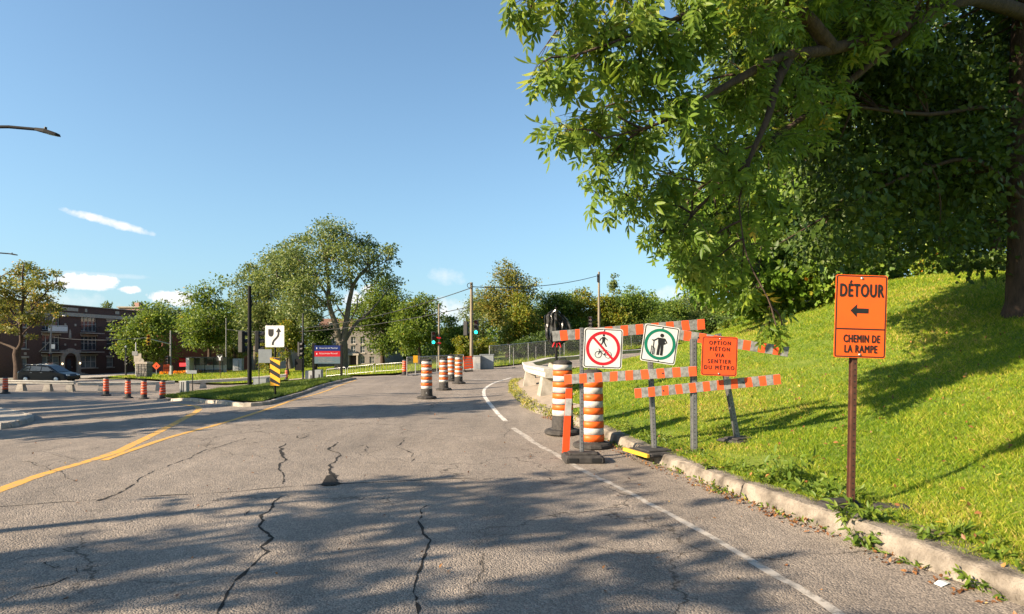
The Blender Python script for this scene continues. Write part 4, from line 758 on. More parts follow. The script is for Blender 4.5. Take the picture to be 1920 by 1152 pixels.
# grey sign seen from behind on two legs
d = 31.6; x = X(497, d); z0 = h(x, d) + .11; root = thing('reversed_road_sign', 'grey back of a road sign on two thin legs right of the black signal pole', 'road sign', (x, d, z0), .1)
MB().box((0, 0, Z(668, d) - z0), (.66, .012, .70)).build('panel', 'cabinet_grey', root)
for sx in (-.31, .31): MB().tube([(sx, .03, -.1), (sx, .03, Z(655, d) - z0)], .025, 6).build('leg', 'dark_metal', root)
root = thing('utility_box', 'low grey box at the foot of the grey sign back', 'utility box', at(490, 32.4, .10)); MB().bbox((0, 0, .20), (.72, .45, .46), .02).bbox((0, 0, .44), (.76, .49, .03), .008).build('body', 'cabinet_grey', root)
# bin and small sign at the island's left end
root = thing('utility_box', 'pale upright metal box with dark slots at the left tip of the island', 'utility box', at(346, 31.5, .05)); MB().bbox((0, 0, .36), (.36, .30, .80), .02).build('body', 'cabinet_pale', root)
for sx in (-.07, .02): MB().box((sx, -.152, .40), (.035, .012, .62)).build('slot', 'black_ink', root)
root = thing('small_sign', 'small grey sign on a dark green post at the tip of the island', 'road sign', at(361, 31.2, .05)); MB().tube([(0, 0, -.1), (0, 0, 1.28)], .028, 6).build('post', 'dark_metal', root); MB().box((-.02, -.035, 1.18), (.50, .012, .17)).build('panel', 'cabinet_grey', root)
# pole with signal and cabinet near the campus sign
d = 33; x = X(568, d); z0 = h(x, d) + .10; root = thing('signal_pole', 'slim grey signal pole with black box left of the blue and red campus sign', 'traffic signal', (x, d, z0))
pole(root, Z(588, d) - z0, .06, .045, 'dark_metal'); signal_head(root, (-.12, -.14, Z(655, d) - z0), R(70), None, 'housing', .75); MB().bbox((-.18, 0, Z(684, d) - z0), (.42, .30, .62), .02).build('control_box', 'black_metal', root)
signal_head(root, (.62, -.02, Z(655, d) - z0), 0, 2, 'housing', .62); MB().tube([(0, 0, Z(650, d) - z0), (.62, 0, Z(650, d) - z0)], .02, 6).build('arm', 'dark_metal', root)
for px, w, dd, lb in ((582, .44, 32.6, 'left pale metal cabinet behind the campus sign post'), (598, .34, 32.0, 'right bluish metal cabinet behind the campus sign post')):
    root = thing('utility_cabinet', lb, 'cabinet', at(px, dd, .08)); MB().bbox((0, 0, .27), (w, .38, .62), .015).build('body', 'cabinet_pale' if px == 582 else 'cabinet_grey', root); MB().box((w * .2, -.195, .25), (.05, .012, .2)).build('handle', 'dark_metal', root)
# campus sign
d = 29.6; x = X(614, d); z0 = h(x, d) + .10; root = thing('campus_sign', 'blue, red and grey campus direction sign on two black posts', 'sign', (x, d, z0), R(2)); w = X(640, d) - X(588, d)
for sx in (-1, 1): MB().box((sx * w / 2, 0, (Z(646, d) - z0) / 2 - .1), (.10, .09, Z(646, d) - z0 + .2)).build('post', 'black_metal', root)
for (y0, y1), m in (((648, 658.5), 'blue_panel'), ((658.5, 669), 'red_panel'), ((669, 682), 'slate_panel')):
    z1, z2 = Z(y0, d) - z0, Z(y1, d) - z0; p = MB().box((0, -.02, (z1 + z2) / 2), (w - .10, .04, z1 - z2 - .004)).build('panel', m, root)
    if m == 'blue_panel': text('lettering', 'Université de Montréal', .105, .06, (z1 + z2) / 2 + .01, -.0415, 'pale_ink', p, .86); MB().stroke([(-.50, (z1 + z2) / 2 - .04), (-.50, (z1 + z2) / 2 + .04)], .04, -.0425, .002).build('symbol', 'pale_ink', p)
    elif m == 'red_panel': text('lettering', 'Polytechnique Montréal', .105, .06, (z1 + z2) / 2 + .01, -.0415, 'pale_ink', p, .86); MB().stroke([(-.50, (z1 + z2) / 2 - .04), (-.50, (z1 + z2) / 2 + .04)], .04, -.0425, .002).build('symbol', 'pale_ink', p)
    else:
        for k, (a, b) in enumerate(((-.42, -.08), (-.42, .22), (-.42, .34))): MB().stroke([(a, z1 - .08 - .085 * k), (b, z1 - .08 - .085 * k)], .03, -.0425, .002).build('small_print', 'slate_panel' if False else 'grey_sheet', p)
# ---- middle distance: wooden signal poles, wires, fence panel, cabinets
d = 44; x = X(884, d); root = thing('utility_pole', 'wooden pole with cable coil on top and green signal, beside the grey cabinets', 'utility pole', (x, d, h(x, d))); zb = h(x, d)
pole(root, Z(530, d) - zb, .13, .10, 'wood_pole'); MB().box((0, -.01, .35), (.34, .30, 1.0)).build('base_sleeve', 'cabinet_pale', root); signal_head(root, (.36, -.15, Z(614, d) - zb), R(-8), 2, 'housing', 1.05); signal_head(root, (-.42, .05, Z(616, d) - zb), R(160), None, 'housing', 1.0)
MB().ring((-.12, Z(536, d) - zb), .15, .19, -.18, .05, 18).build('cable_coil', 'black_metal', root)
for zz in (Z(604, d), Z(624, d)): MB().box((0, -.02, zz - zb), (.7, .05, .05)).build('bracket', 'dark_metal', root)
d = 46; x = X(823, d); zb = h(x, d); root = thing('utility_pole', 'thin pale pole with red ribbon and green signal behind the road barrels', 'utility pole', (x, d, zb)); pole(root, Z(570, d) - zb, .08, .06, 'wood_pole'); signal_head(root, (-.40, -.1, Z(634, d) - zb), R(10), 2, 'housing', .95)
for zz in (Z(634, d), Z(644, d)): MB().bbox((0, -.04, zz - zb), (.34, .22, .12), .02).build('ribbon', 'ribbon', root)
MB().box((-.2, -.02, Z(628, d) - zb), (.4, .05, .05)).build('bracket', 'dark_metal', root)
d = 62; x = X(1123, d); zb = h(x, d); root = thing('utility_pole', 'tall wooden pole behind the barricade with a grey signal head', 'utility pole', (x, d, zb)); pole(root, Z(510, d) - zb, .14, .10, 'wood_pole'); MB().box((-.12, -.1, Z(522, d) - zb), (.16, .16, .8)).build('bracket', 'dark_metal', root); signal_head(root, (-.86, -.15, Z(604, d) - zb), R(-35), None, 'housing', 1.05); MB().box((-.45, 0, Z(600, d) - zb), (.9, .05, .05)).build('arm', 'dark_metal', root)
def wire(a, b, sag, label, r=.03):
    a, b = Vector(a), Vector(b); o = thing('overhead_wire', label, 'wire', a); n = 14; MB().tube([(b - a) * (i / n) + Vector((0, 0, -sag * 4 * (i / n) * (1 - i / n))) for i in range(n + 1)], r, 5).build('cable', 'dark_metal', o)
wire(PX(1122, 517, 62), PX(884, 538, 44), .45, 'overhead wire between the two wooden poles'); wire(PX(884, 540, 44), PX(560, 616, 60), .5, 'overhead wire running left from the coil topped pole'); wire(PX(884, 575, 44), PX(424, 618, 70), .9, 'lower overhead wire crossing in front of the large tree')
wire(PX(97, 632, 84), PX(279, 633, 62), .35, 'pale span wire carrying the hanging yellow signal', .03); wire(PX(320, 627, 64), PX(424, 606, 70), .25, 'pale wire from the signal mast toward the thin pole', .03); wire(PX(424, 603, 70), PX(700, 606, 78), .2, 'thin wire in front of the poplars')
# temporary fence panel
d0, d1 = 36.2, 41.0; a = Vector(PX(763, 705, d0)); b = Vector(PX(869, 694, d1)); a.z = h(a.x, a.y); b.z = h(b.x, b.y); root = thing('wire_fence_panel', 'silver framed temporary wire fence behind the road barrels', 'fence panel', a); v = b - a; hh = 1.08
for q, (p0, p1) in enumerate((((0, 0, .02), v + Vector((0, 0, .02))), ((0, 0, hh), v + Vector((0, 0, hh))), ((0, 0, 0), (0, 0, hh)), (v, v + Vector((0, 0, hh))), (v * .5, v * .5 + Vector((0, 0, hh))))): MB().tube([p0, p1], .022, 6).build('frame_tube', 'steel', root)
wm = MB()
for i in range(1, 56): wm.tube([v * (i / 56) + Vector((0, 0, .03)), v * (i / 56) + Vector((0, 0, hh))], .004, 3, False)
for i in range(1, 12): wm.tube([(0, 0, hh * i / 12), v + Vector((0, 0, hh * i / 12))], .004, 3, False)
wm.build('wire_mesh', 'steel', root)['kind'] = 'stuff'
d = 35.2; x = X(779, d); zb = h(x, d); root = thing('small_orange_sign', 'small pale orange sign on a post by the wire fence panel', 'road sign', (x, d, zb + .003), .2); MB().tube([(0, 0, 0), (0, 0, 1.15)], .022, 6).build('post', 'steel', root); MB().plate(rrect(.26, .42, .02), -.03, .006).build('panel', 'yellow_sheet', root, (0, 0, .95)); MB().bbox((0, 0, .02), (.35, .2, .04), .01).build('foot', 'rubber', root)
d = 39.5; x = X(878, d); zb = h(x, d); root = thing('construction_notice', 'red orange construction notice panel leaning beside the wooden pole', 'road sign', (x, d, zb + .003), .35)
e = MB().plate(rrect(.62, .80, .02), 0, .02).build('panel', 'orange_sheet_red', root, (0, 0, .60)); e.rotation_euler = (R(-6), R(-4), 0)
for k in range(4): MB().stroke([(-.24, .26 - k * .17), (-.05, .28 - k * .17), (.22, .24 - k * .17)], .05, -.003, .002).build('print', 'grey_sheet', e)
for sx in (-.25, .25): MB().tube([(sx, .03, 0), (sx, .03, 1.0)], .02, 6).build('leg', 'dark_metal', root)
MB().bbox((0, .03, .05), (.62, .3, .10), .02).build('foot', 'rubber', root)
for px, w, dd, hh, lb in ((895, .46, 42.0, .92, 'narrow pale grey roadside cabinet beside the wooden pole'), (913, .95, 42.6, .98, 'wide grey roadside cabinet right of the narrow one')):
    root = thing('roadside_cabinet', lb, 'cabinet', at(px, dd)); MB().bbox((0, 0, hh / 2), (w, .55, hh), .02).build('body', 'cabinet_pale' if px == 895 else 'cabinet_grey', root)
    for sx in (-.24, .24): MB().bbox((w * sx, -.283, hh * .28), (w * .44, .014, hh * .42), .004).build('door', 'cabinet_grey', root)
    MB().bbox((0, 0, hh + .02), (w + .06, .62, .04), .01).build('lid', 'cabinet_grey', root)
# chain link fence above the upper road
FP = [(-1.9, 51.8), (3.2, 58.8), (9.2, 65.6), (15.5, 70.6), (21.5, 74.6), (28, 78.6), (36, 83)]
root = thing('chain_link_fence', 'long chain link fence along the upper road in front of the trees', 'fence', (FP[0][0], FP[0][1], h(*FP[0]) + .1)); o0 = Vector(root.location); Q = densify(FP, 2.6, False); hh = 1.75
V3 = [Vector((p[0], p[1], h(*p) + .1)) - o0 for p in Q]
for p in V3: MB().tube([p - Vector((0, 0, .2)), p + Vector((0, 0, hh))], .035, 6).build('post', 'steel', root)
MB().tube([p + Vector((0, 0, hh - .02)) for p in V3], .022, 5).build('top_rail', 'steel', root)
for i in range(len(V3) - 1):
    wm = MB(); a, b = V3[i], V3[i + 1]; n = 26
    for k in range(-12, n):
        for s in (0, 1):
            k0, k1 = max(k, 0), min(k + 12, n)
            if k1 <= k0: continue
            z0_, z1_ = (k0 - k) / 12 * hh, (k1 - k) / 12 * hh
            if s: z0_, z1_ = hh - z0_, hh - z1_
            wm.tube([a + (b - a) * (k0 / n) + Vector((0, 0, z0_)), a + (b - a) * (k1 / n) + Vector((0, 0, z1_))], .007, 3, False)
    wm.build('wire_mesh', 'galvanised', root)['kind'] = 'stuff'
for px, dd in ((963, 44), (1005, 48), (1050, 52)):
    x = X(px, dd); root = thing('fence_stake', {963: 'thin steel stake at the road edge left of the curved guard rail', 1005: 'thin steel stake beyond the bend of the curved guard rail', 1050: 'thin steel stake behind the black wrapped sign'}[px], 'stake', (x, dd, h(x, dd)), 0, 'thin stakes along the upper road'); MB().tube([(0, 0, -.1), (0, 0, 1.45)], .028, 6).build('rod', 'galvanised', root); MB().bbox((0, 0, .02), (.25, .25, .04), .01).build('foot', 'dark_metal', root)
# low crowd barriers on the lawn edge
for k, (pa, pb, dd) in enumerate(((612, 648, 44), (652, 700, 43), (704, 755, 42))):
    a = Vector(at(pa, dd, .115)); b = Vector(at(pb, dd - .6, .115)); root = thing('crowd_barrier', ('left', 'middle', 'right')[k] + ' low steel crowd barrier on the lawn behind the campus sign', 'barrier', a, 0, 'steel crowd barriers'); v = b - a; hh = .62
    MB().tube([(0, 0, .0), (0, 0, hh - .06), v * .03 + Vector((0, 0, hh)), v * .97 + Vector((0, 0, hh)), v + Vector((0, 0, hh - .06)), v], .02, 6).build('frame', 'steel', root); MB().tube([(0, 0, .14), v + Vector((0, 0, .14))], .016, 6).build('lower_rail', 'steel', root)
    for i in range(1, 10): MB().tube([v * (i / 10) + Vector((0, 0, .14)), v * (i / 10) + Vector((0, 0, hh))], .008, 4).build('bar', 'steel', root)
# ================================================================== far left: street lamps, signals, car, buildings
def lamp_arm(root, pts, r, m='black_metal'): return MB().tube(pts, r, 8).build('arm', m, root)
def luminaire(root, loc, rz, s=1.0, m='black_metal', pitch=0.1):
    b = MB(); b.add([(-.08, -.05, -.04), (-.08, .05, -.04), (-.08, .05, .04), (-.08, -.05, .04), (.25, -.13, -.05), (.25, .13, -.05), (.25, .11, .06), (.25, -.11, .06), (.62, -.12, -.05), (.62, .12, -.05), (.60, .09, .02), (.60, -.09, .02)],
        [(3, 2, 1, 0), (0, 1, 5, 4), (1, 2, 6, 5), (2, 3, 7, 6), (3, 0, 4, 7), (4, 5, 9, 8), (5, 6, 10, 9), (6, 7, 11, 10), (7, 4, 8, 11), (8, 9, 10, 11)]); o = b.build('lamp_head', m, root, loc); o.rotation_euler = (0, pitch, rz); o.scale = (s, s, s)
    MB().box((.42, 0, -.056), (.30, .18, .012)).build('lens', 'glass_pale', o); MB().tube([(.2, 0, .05), (.2, 0, .13)], .04, 8).build('photocell', 'dark_metal', o); return o
for d, px, pyh, lb in ((14.5, 72, 243, 'near street lamp head reaching in from the left on a curved arm'), (36, 18, 476, 'small distant street lamp head at the left edge above the yellowing tree')):
    xe = X(px, d); xb = xe - 3.0 - (1.2 if d > 20 else .5); ze = Z(pyh, d); zb = h(xb, d); root = thing('street_lamp', lb, 'street lamp', (xb, d, zb)); L_ = xe - xb; T = ze - zb
    MB().tube([(0, 0, -.1), (0, 0, 1), (0, 0, T - .9)], [.11, .09, .065], 10).build('pole', 'black_metal', root)
    lamp_arm(root, [(0, 0, T - 1.1), (.05, 0, T - .75), (.35, 0, T - .35), (1.1, 0, T - .03), (1.9, 0, T + .06), (L_ * .8, 0, T + .06), (L_ - .02, 0, T)], [.05, .05, .045, .042, .04, .038, .036]); luminaire(root, (L_, 0, T - .01), 0, .78 if d < 20 else .7, 'black_metal', .22 if d < 20 else .12)
# lamp in front of the brick building
d = 84; x = X(94, d); zb = h(x, d); root = thing('street_lamp', 'grey street lamp with curved arm and traffic signal in front of the brick apartments', 'street lamp', (x, d, zb)); T = Z(592, d) - zb
MB().tube([(0, 0, -.1), (.06, 0, T * .5), (.15, 0, T - 1.8)], [.16, .12, .09], 8).build('pole', 'galvanised', root); lamp_arm(root, [(.15, 0, T - 1.85), (.25, 0, T - 1.0), (.6, 0, T - .3), (1.2, 0, T + .02), (1.6, 0, T)], [.08, .075, .07, .06, .05], 'galvanised'); luminaire(root, (1.6, 0, T), 0, .9, 'galvanised')
signal_head(root, (.15, -.25, Z(672, d) - zb), R(20), None, 'housing', 1.3); MB().box((.5, -.12, Z(650, d) - zb), (.5, .02, .6)).build('plate', 'sign_white', root); MB().tube([(0, 0, Z(640, d) - zb), (-.6, 0, Z(648, d) - zb), (-1.5, 0, Z(660, d) - zb)], .05, 5).build('stay', 'galvanised', root)
MB().tube([(.02, 0, 0.2), (.03, 0, 2.0)], .26, 8).build('base_wrap', 'brick_pink', root)
# hanging yellow signal on mast
d = 62; x = X(320, 64); zb = h(x, 64); root = thing('signal_mast', 'grey mast with arm holding a yellow traffic signal', 'traffic signal', (x, 64, zb)); pole(root, Z(620, 64) - zb, .10, .07, 'galvanised')
xa = X(281, d) - x; MB().tube([(0, 0, Z(646, 64) - zb), (xa, d - 64, Z(636, d) - zb)], .05, 6).build('arm', 'steel', root); signal_head(root, (xa - .05, d - 64 - .1, Z(638, d) - zb), R(25), None, 'housing_yellow', 1.05); signal_head(root, (-.22, -.1, Z(676, 64) - zb), R(-40), None, 'housing', .9); MB().bbox((0, 0, .6), (.34, .3, 1.1), .02).build('base_box', 'cabinet_pale', root)
d = 66; x = X(236, d); zb = h(x, d); root = thing('signal_pole', 'short dark pole with side facing signals in front of the brick building', 'traffic signal', (x, d, zb)); pole(root, 3.2, .09, .07, 'dark_metal'); signal_head(root, (.18, -.16, Z(677, d) - zb), R(60), None, 'housing', 1.0); signal_head(root, (.55, -.1, Z(682, d) - zb), R(60), None, 'housing', .62, 2); MB().box((.3, 0, Z(677, d) - zb), (.6, .04, .04)).build('bracket', 'dark_metal', root); MB().lathe([(.02, 0), (.10, .08), (.10, .2), (.02, .28)], 8).build('globe', 'lamp_lens', root, (0, 0, 3.15))
d = 62; x = X(255, d); zb = h(x, d); root = thing('sign_cluster', 'post carrying grey sign backs beside the stone pillar', 'road sign', (x, d, zb)); MB().tube([(0, 0, -.1), (0, 0, 3.6)], .06, 8).build('post', 'steel', root)
MB().plate(rrect(.75, .85, .05), 0, .02).build('panel', 'limestone', root, (.2, -.08, 2.05)); MB().plate([(-.28, -.2), (.0, -.26), (.28, -.2), (.28, .2), (-.28, .2)], 0, .02).build('panel', 'grey_sheet', root, (-.05, -.11, 2.5)); MB().disc((.62, 0), .26, 0, .02, 16).build('panel', 'concrete', root, (0, -.14, 1.72))
# stone pillar, built stone on stone
d = 60; x = X(270, d); zb = h(x, d); root = thing('stone_pillar', 'short rubble stone pillar with flat cap at the lawn corner', 'pillar', (x, d, zb)); rr = random.Random(4); MB().box((0, 0, .6), (.96, .76, 1.4)).build('mortar_core', 'concrete', root)
for lv in range(6):
    for fc in range(2):
        xx = -.55
        while xx < .53:
            w = min(rr.uniform(.22, .38), .57 - xx); MB().bbox((xx + w / 2, (-.41 if fc == 0 else .41), .04 + lv * .225 + .1), (w - .02, .16, .205), .03).build('stone', 'rock', root); xx += w
    for sx in (-.52, .52): MB().bbox((sx, 0, .04 + lv * .225 + .1), (.14, .62, .205), .03).build('stone', 'rock', root)
MB().bbox((0, 0, 1.50), (1.24, 1.0, .20), .03).build('cap', 'limestone', root)
# construction signs at the lawn
d = 64; root = thing('diamond_sign', 'orange diamond road work sign at the far corner', 'road sign', at(293, d, .1), .1); MB().tube([(0, .03, -.1), (0, .03, 1.2)], .03, 6).build('post', 'steel', root); MB().plate([(0, -.40), (.40, 0), (0, .40), (-.40, 0)], 0, .01).build('panel', 'orange_sheet_red', root, (0, 0, 1.05)); MB().plate([(-.06, -.12), (.08, -.12), (.02, .10), (-.04, .08)], -.004, .002).build('symbol', 'black_ink', root, (0, 0, 1.05))
d = 63; root = thing('work_zone_sign', 'square orange construction sign at the base of the signal mast', 'road sign', at(312, d, .1), .1); MB().plate(rrect(.62, .72, .03), 0, .01).build('panel', 'orange_sheet_red', root, (0, 0, .82)); 
for sx in (-.2, .2): MB().tube([(sx, .02, -.1), (sx, .02, .9)], .025, 6).build('leg', 'dark_metal', root)
for k in range(2): MB().stroke([(-.2, .9 - k * .14), (.2, .9 - k * .14)], .05, -.004, .002).build('print', 'black_ink', root)
# bus shelter with lit end panel
d = 68; x = X(353, d); zb = h(x, d) + .1; root = thing('bus_shelter', 'bus shelter with bright white end panel and dark roof beside the flower bed', 'bus shelter', (x, d, zb), R(6)); w = X(418, d) - x
MB().bbox((.18, 0, .90), (.36, 1.3, 1.84), .03).build('end_panel', 'sign_white', root); MB().box((w / 2, .1, 1.87), (w, 1.5, .10)).build('roof', 'dark_metal', root); MB().box((w / 2, .82, .55), (w - .1, .04, .9)).build('lower_wall', 'cabinet_pale', root); MB().box((w / 2, .82, 1.42), (w - .1, .02, .74)).build('pane', 'glass', root)
for k in range(4): MB().box((w * (k + .5) / 4, .79, .92), (.05, .06, 1.84)).build('mullion', 'dark_metal', root)
MB().box((w * .55, .5, .45), (w * .6, .35, .05)).build('bench', 'dark_metal', root)
for px, lb, w2, h2 in ((411, 'black sign board with white fork symbol on a thin post in the lawn', .62, .62),):
    d = 60; root = thing('direction_sign', lb, 'road sign', at(412, d, .1)); MB().tube([(.05, .03, -.1), (0, .03, 2.3)], .03, 6).build('post', 'brown_steel', root); e = MB().plate(rrect(w2, h2, .03), 0, .01).build('panel', 'black_ink', root, (0, 0, 2.0)); MB().stroke([(-.04, -.26), (-.05, .0), (-.2, .16)], .08, -.003, .002).stroke([(.05, -.26), (.05, 0), (.2, .16)], .08, -.0035, .002).build('symbol', 'pale_ink', e)
root = thing('concrete_block', 'pale concrete block at the top of the lawn left of the thin pole', 'block', at(414, 70, .1)); MB().bbox((0, 0, .3), (.75, .6, .7), .03).build('body', 'limestone', root)
d = 70; x = X(424, d); zb = h(x, d) + .1; root = thing('lamp_post', 'thin grey pole at the top of the lawn', 'pole', (x, d, zb)); pole(root, Z(597, d) - zb, .07, .05, 'galvanised'); MB().bbox((0, 0, .02), (.3, .3, .05), .01).build('foot', 'dark_metal', root)
d = 75; root = thing('store_hoarding', 'low pale kiosk doorway behind the black signal pole', 'kiosk', at(447, d, .05)); MB().bbox((0, 0, .8), (1.1, .6, 1.7), .02).build('body', 'cabinet_grey', root); MB().box((-.1, -.32, .75), (.5, .05, 1.4)).build('door', 'cabinet_pale', root)
# flower bed
g5 = np.random.default_rng(12); n = 2600; px = g5.uniform(300, 425, n); dd = 66.5 + (px - 300) / 125 * 5 + g5.uniform(-.9, .9, n); fx = (px - CX) / F * dd; C = np.column_stack([fx, dd, H(fx, dd) + .12 + g5.uniform(0, .38, n)]); bed = thing('flower_bed', 'strip of orange flowers along the top of the lawn', 'flower bed', (X(360, 69), 69, h(X(360, 69), 69) + .1)); C -= np.array(bed.location)[None]
link('flowers', leaf_mesh('flowers', C, .14, LEAF2, g5, 1.2), 'flower', bed)['kind'] = 'stuff'; link('foliage', leaf_mesh('foliage', C[:1200] - np.array((0, 0, .12)), .16, LEAF2, g5, .5), 'leaf_mid', bed)['kind'] = 'stuff'
sheet('mulch', [(X(543, 50), 49.6), (X(575, 49), 49), (X(573, 53), 53), (X(545, 54), 54)], .125, .8, 'sand_pavement')
# ---- black estate car on the side street
d = 57; x = X(92, d); root = thing('parked_car', 'black estate car on the street in front of the brick apartments', 'car', (x, d, h(x, d) + .003), R(-3))
def car_body():
    lo = [(-2.38, .55), (-2.36, .95), (-2.25, 1.08), (-1.2, 1.10), (.55, 1.06), (1.5, .98), (2.2, .84), (2.40, .66), (2.42, .40), (2.2, .28), (-2.2, .28), (-2.36, .36)]; b = MB(); n = len(lo); rings = []
    for yy, k in ((-.90, .97), (-.93, 1.0), (-.90, .985), (-.80, 1.0), (.80, 1.0), (.90, .985), (.93, 1.0), (.90, .97)): pass
    secs = [(-.93, .93, 1.0), (-.80, 1.0, 1.03), (.80, 1.0, 1.03), (.93, .93, 1.0)]
    vs = []
    for yy, kx, kz in secs: vs += [(px_ * (kx if abs(px_) > 1.9 else 1), yy, pz * (kz if pz > .9 else 1)) for px_, pz in lo]
    fs = [tuple(range(n)), tuple(range(4 * n - 1, 3 * n - 1, -1))]
    for s_ in range(3):
        for i in range(n): fs.append((s_ * n + i, (s_ + 1) * n + i, (s_ + 1) * n + (i + 1) % n, s_ * n + (i + 1) % n))
    b.add(vs, fs); up = [(-2.22, 1.07), (-1.75, 1.58), (-1.3, 1.66), (-.1, 1.68), (.45, 1.60), (1.45, 1.00)]
    for q in (0,):
        vs = []
        for yy, kk in ((-.86, 0), (.86, 0)): vs += [(a, (yy if c_ < 1.2 else yy * .78), c_) for a, c_ in up]
        m = len(up); fs = [tuple(range(m)), tuple(range(2 * m - 1, m - 1, -1))] + [(i, i + m, (i + 1) % m + m, (i + 1) % m) for i in range(m)]; b.add(vs, fs)
    return b
car_body().build('body', 'car_paint', root)
def win(q): MB().add([(a, (-.868 + (c_ - 1.07) * .38 - .012), c_) for a, c_ in q], [tuple(range(len(q)))]).build('window', 'car_glass', root)
win([(-1.98, 1.14), (-1.2, 1.14), (-1.2, 1.56), (-1.62, 1.50)]); win([(-1.12, 1.14), (-.12, 1.13), (-.12, 1.58), (-1.12, 1.57)]); win([(-.04, 1.13), (1.1, 1.10), (.42, 1.52), (-.04, 1.58)])
MB().add([(1.42, -.72, 1.05), (1.42, .72, 1.05), (.55, .62, 1.585), (.55, -.62, 1.585)], [(0, 1, 2, 3)]).build('windscreen', 'car_glass', root)
for sx in (-1.45, 1.45):
    for sy in (-.86, .86):
        w_ = MB().lathe([(.30, -.11), (.34, -.09), (.345, .09), (.30, .11)], 20).build('wheel', 'tyre', root, (sx, sy, .345)); w_.rotation_euler = (R(90), 0, 0); MB().lathe([(.03, .115), (.06, .125), (.22, .112), (.23, .1)], 14).build('rim', 'rim', w_); MB().lathe([(.23, -.1), (.22, -.112), (.03, -.115)], 14).build('rim', 'rim', w_)
    MB().ring((sx, .36), .36, .42, -.938, .03, 14, 0, math.pi).build('wheel_arch', 'tyre', root)
for sy in (-.62, .62): MB().bbox((2.30, sy, .74), (.22, .36, .13), .03).build('headlight', 'lamp_lens', root); MB().bbox((-2.33, sy, .92), (.12, .32, .20), .03).build('tail_light', 'lamp_lens_red', root); MB().tube([(-1.8, sy, 1.62), (-1.6, sy, 1.71), (.0, sy, 1.73), (.25, sy, 1.66)], .018, 5).build('roof_rail', 'steel', root)
for xx in (-.95, .05): MB().bbox((xx, -.945, .98), (.18, .02, .03), .004).build('door_handle', 'steel', root)
MB().bbox((.95, -.98, 1.12), (.16, .14, .13), .03).build('mirror', 'car_paint', root)
# ---- buildings
def facade(root, w, hh, openings, m, th=.30, name='wall', y=0.0):
    """wall in the local x,z plane with rectangular holes (x0,z0,x1,z1) and reveals"""
    xs = sorted({0.0, w, *[o[0] for o in openings], *[o[2] for o in openings]}); zs = sorted({0.0, hh, *[o[1] for o in openings], *[o[3] for o in openings]}); b = MB()
    for i in range(len(xs) - 1):
        for j in range(len(zs) - 1):
            cx, cz_ = (xs[i] + xs[i + 1]) / 2, (zs[j] + zs[j + 1]) / 2
            if any(o[0] < cx < o[2] and o[1] < cz_ < o[3] for o in openings): continue
            b.add([(xs[i], y, zs[j]), (xs[i + 1], y, zs[j]), (xs[i + 1], y, zs[j + 1]), (xs[i], y, zs[j + 1])], [(0, 1, 2, 3)])
    for x0, z0_, x1, z1_ in openings: b.add([(x0, y, z0_), (x1, y, z0_), (x1, y, z1_), (x0, y, z1_), (x0, y + th, z0_), (x1, y + th, z0_), (x1, y + th, z1_), (x0, y + th, z1_)], [(0, 4, 5, 1), (1, 5, 6, 2), (2, 6, 7, 3), (3, 7, 4, 0)])
    return b.build(name, m, root)
def window(root, o, y=.22, nx=2, nz=2, m='glass', frame='window_frame', sill=True, lintel=None):
    x0, z0_, x1, z1_ = o; b = MB(); t = .07
    for a, c_ in ((x0 + t / 2, 0), (x1 - t / 2, 0)): b.box((a, y, (z0_ + z1_) / 2), (t, .06, z1_ - z0_))
    for c_ in (z0_ + t / 2, z1_ - t / 2): b.box(((x0 + x1) / 2, y - .002, c_), (x1 - x0, .06, t))
    for i in range(1, nx): b.box((x0 + (x1 - x0) * i / nx, y - .004, (z0_ + z1_) / 2), (.055, .06, z1_ - z0_))
    for i in range(1, nz): b.box(((x0 + x1) / 2, y - .006, z0_ + (z1_ - z0_) * i / nz), (x1 - x0, .06, .05))
    f = b.build('window', frame, root); MB().box(((x0 + x1) / 2, y + .03, (z0_ + z1_) / 2), (x1 - x0, .02, z1_ - z0_)).build('pane', m, f)
    if sill: MB().box(((x0 + x1) / 2, -.06, z0_ - .09), (x1 - x0 + .24, .16, .16)).build('sill', 'limestone', f)
    if lintel: MB().box(((x0 + x1) / 2, -.025, z1_ + .13), (x1 - x0 + .30, .08, .25)).build('lintel', lintel, f)
def body(root, w, hh, dep, m, parapet=0.0):
    MB().add([(0, 0, 0), (0, dep, 0), (0, dep, hh), (0, 0, hh)], [(3, 2, 1, 0)][::-1]).build('side_wall', m, root); MB().add([(w, 0, 0), (w, dep, 0), (w, dep, hh), (w, 0, hh)], [(0, 1, 2, 3)]).build('side_wall', m, root)
    MB().add([(0, dep, 0), (w, dep, 0), (w, dep, hh), (0, dep, hh)], [(3, 2, 1, 0)]).build('back_wall', m, root); MB().box((w / 2, dep / 2, hh - .25), (w - .1, dep - .1, .2)).build('roof', 'roof_tar', root)
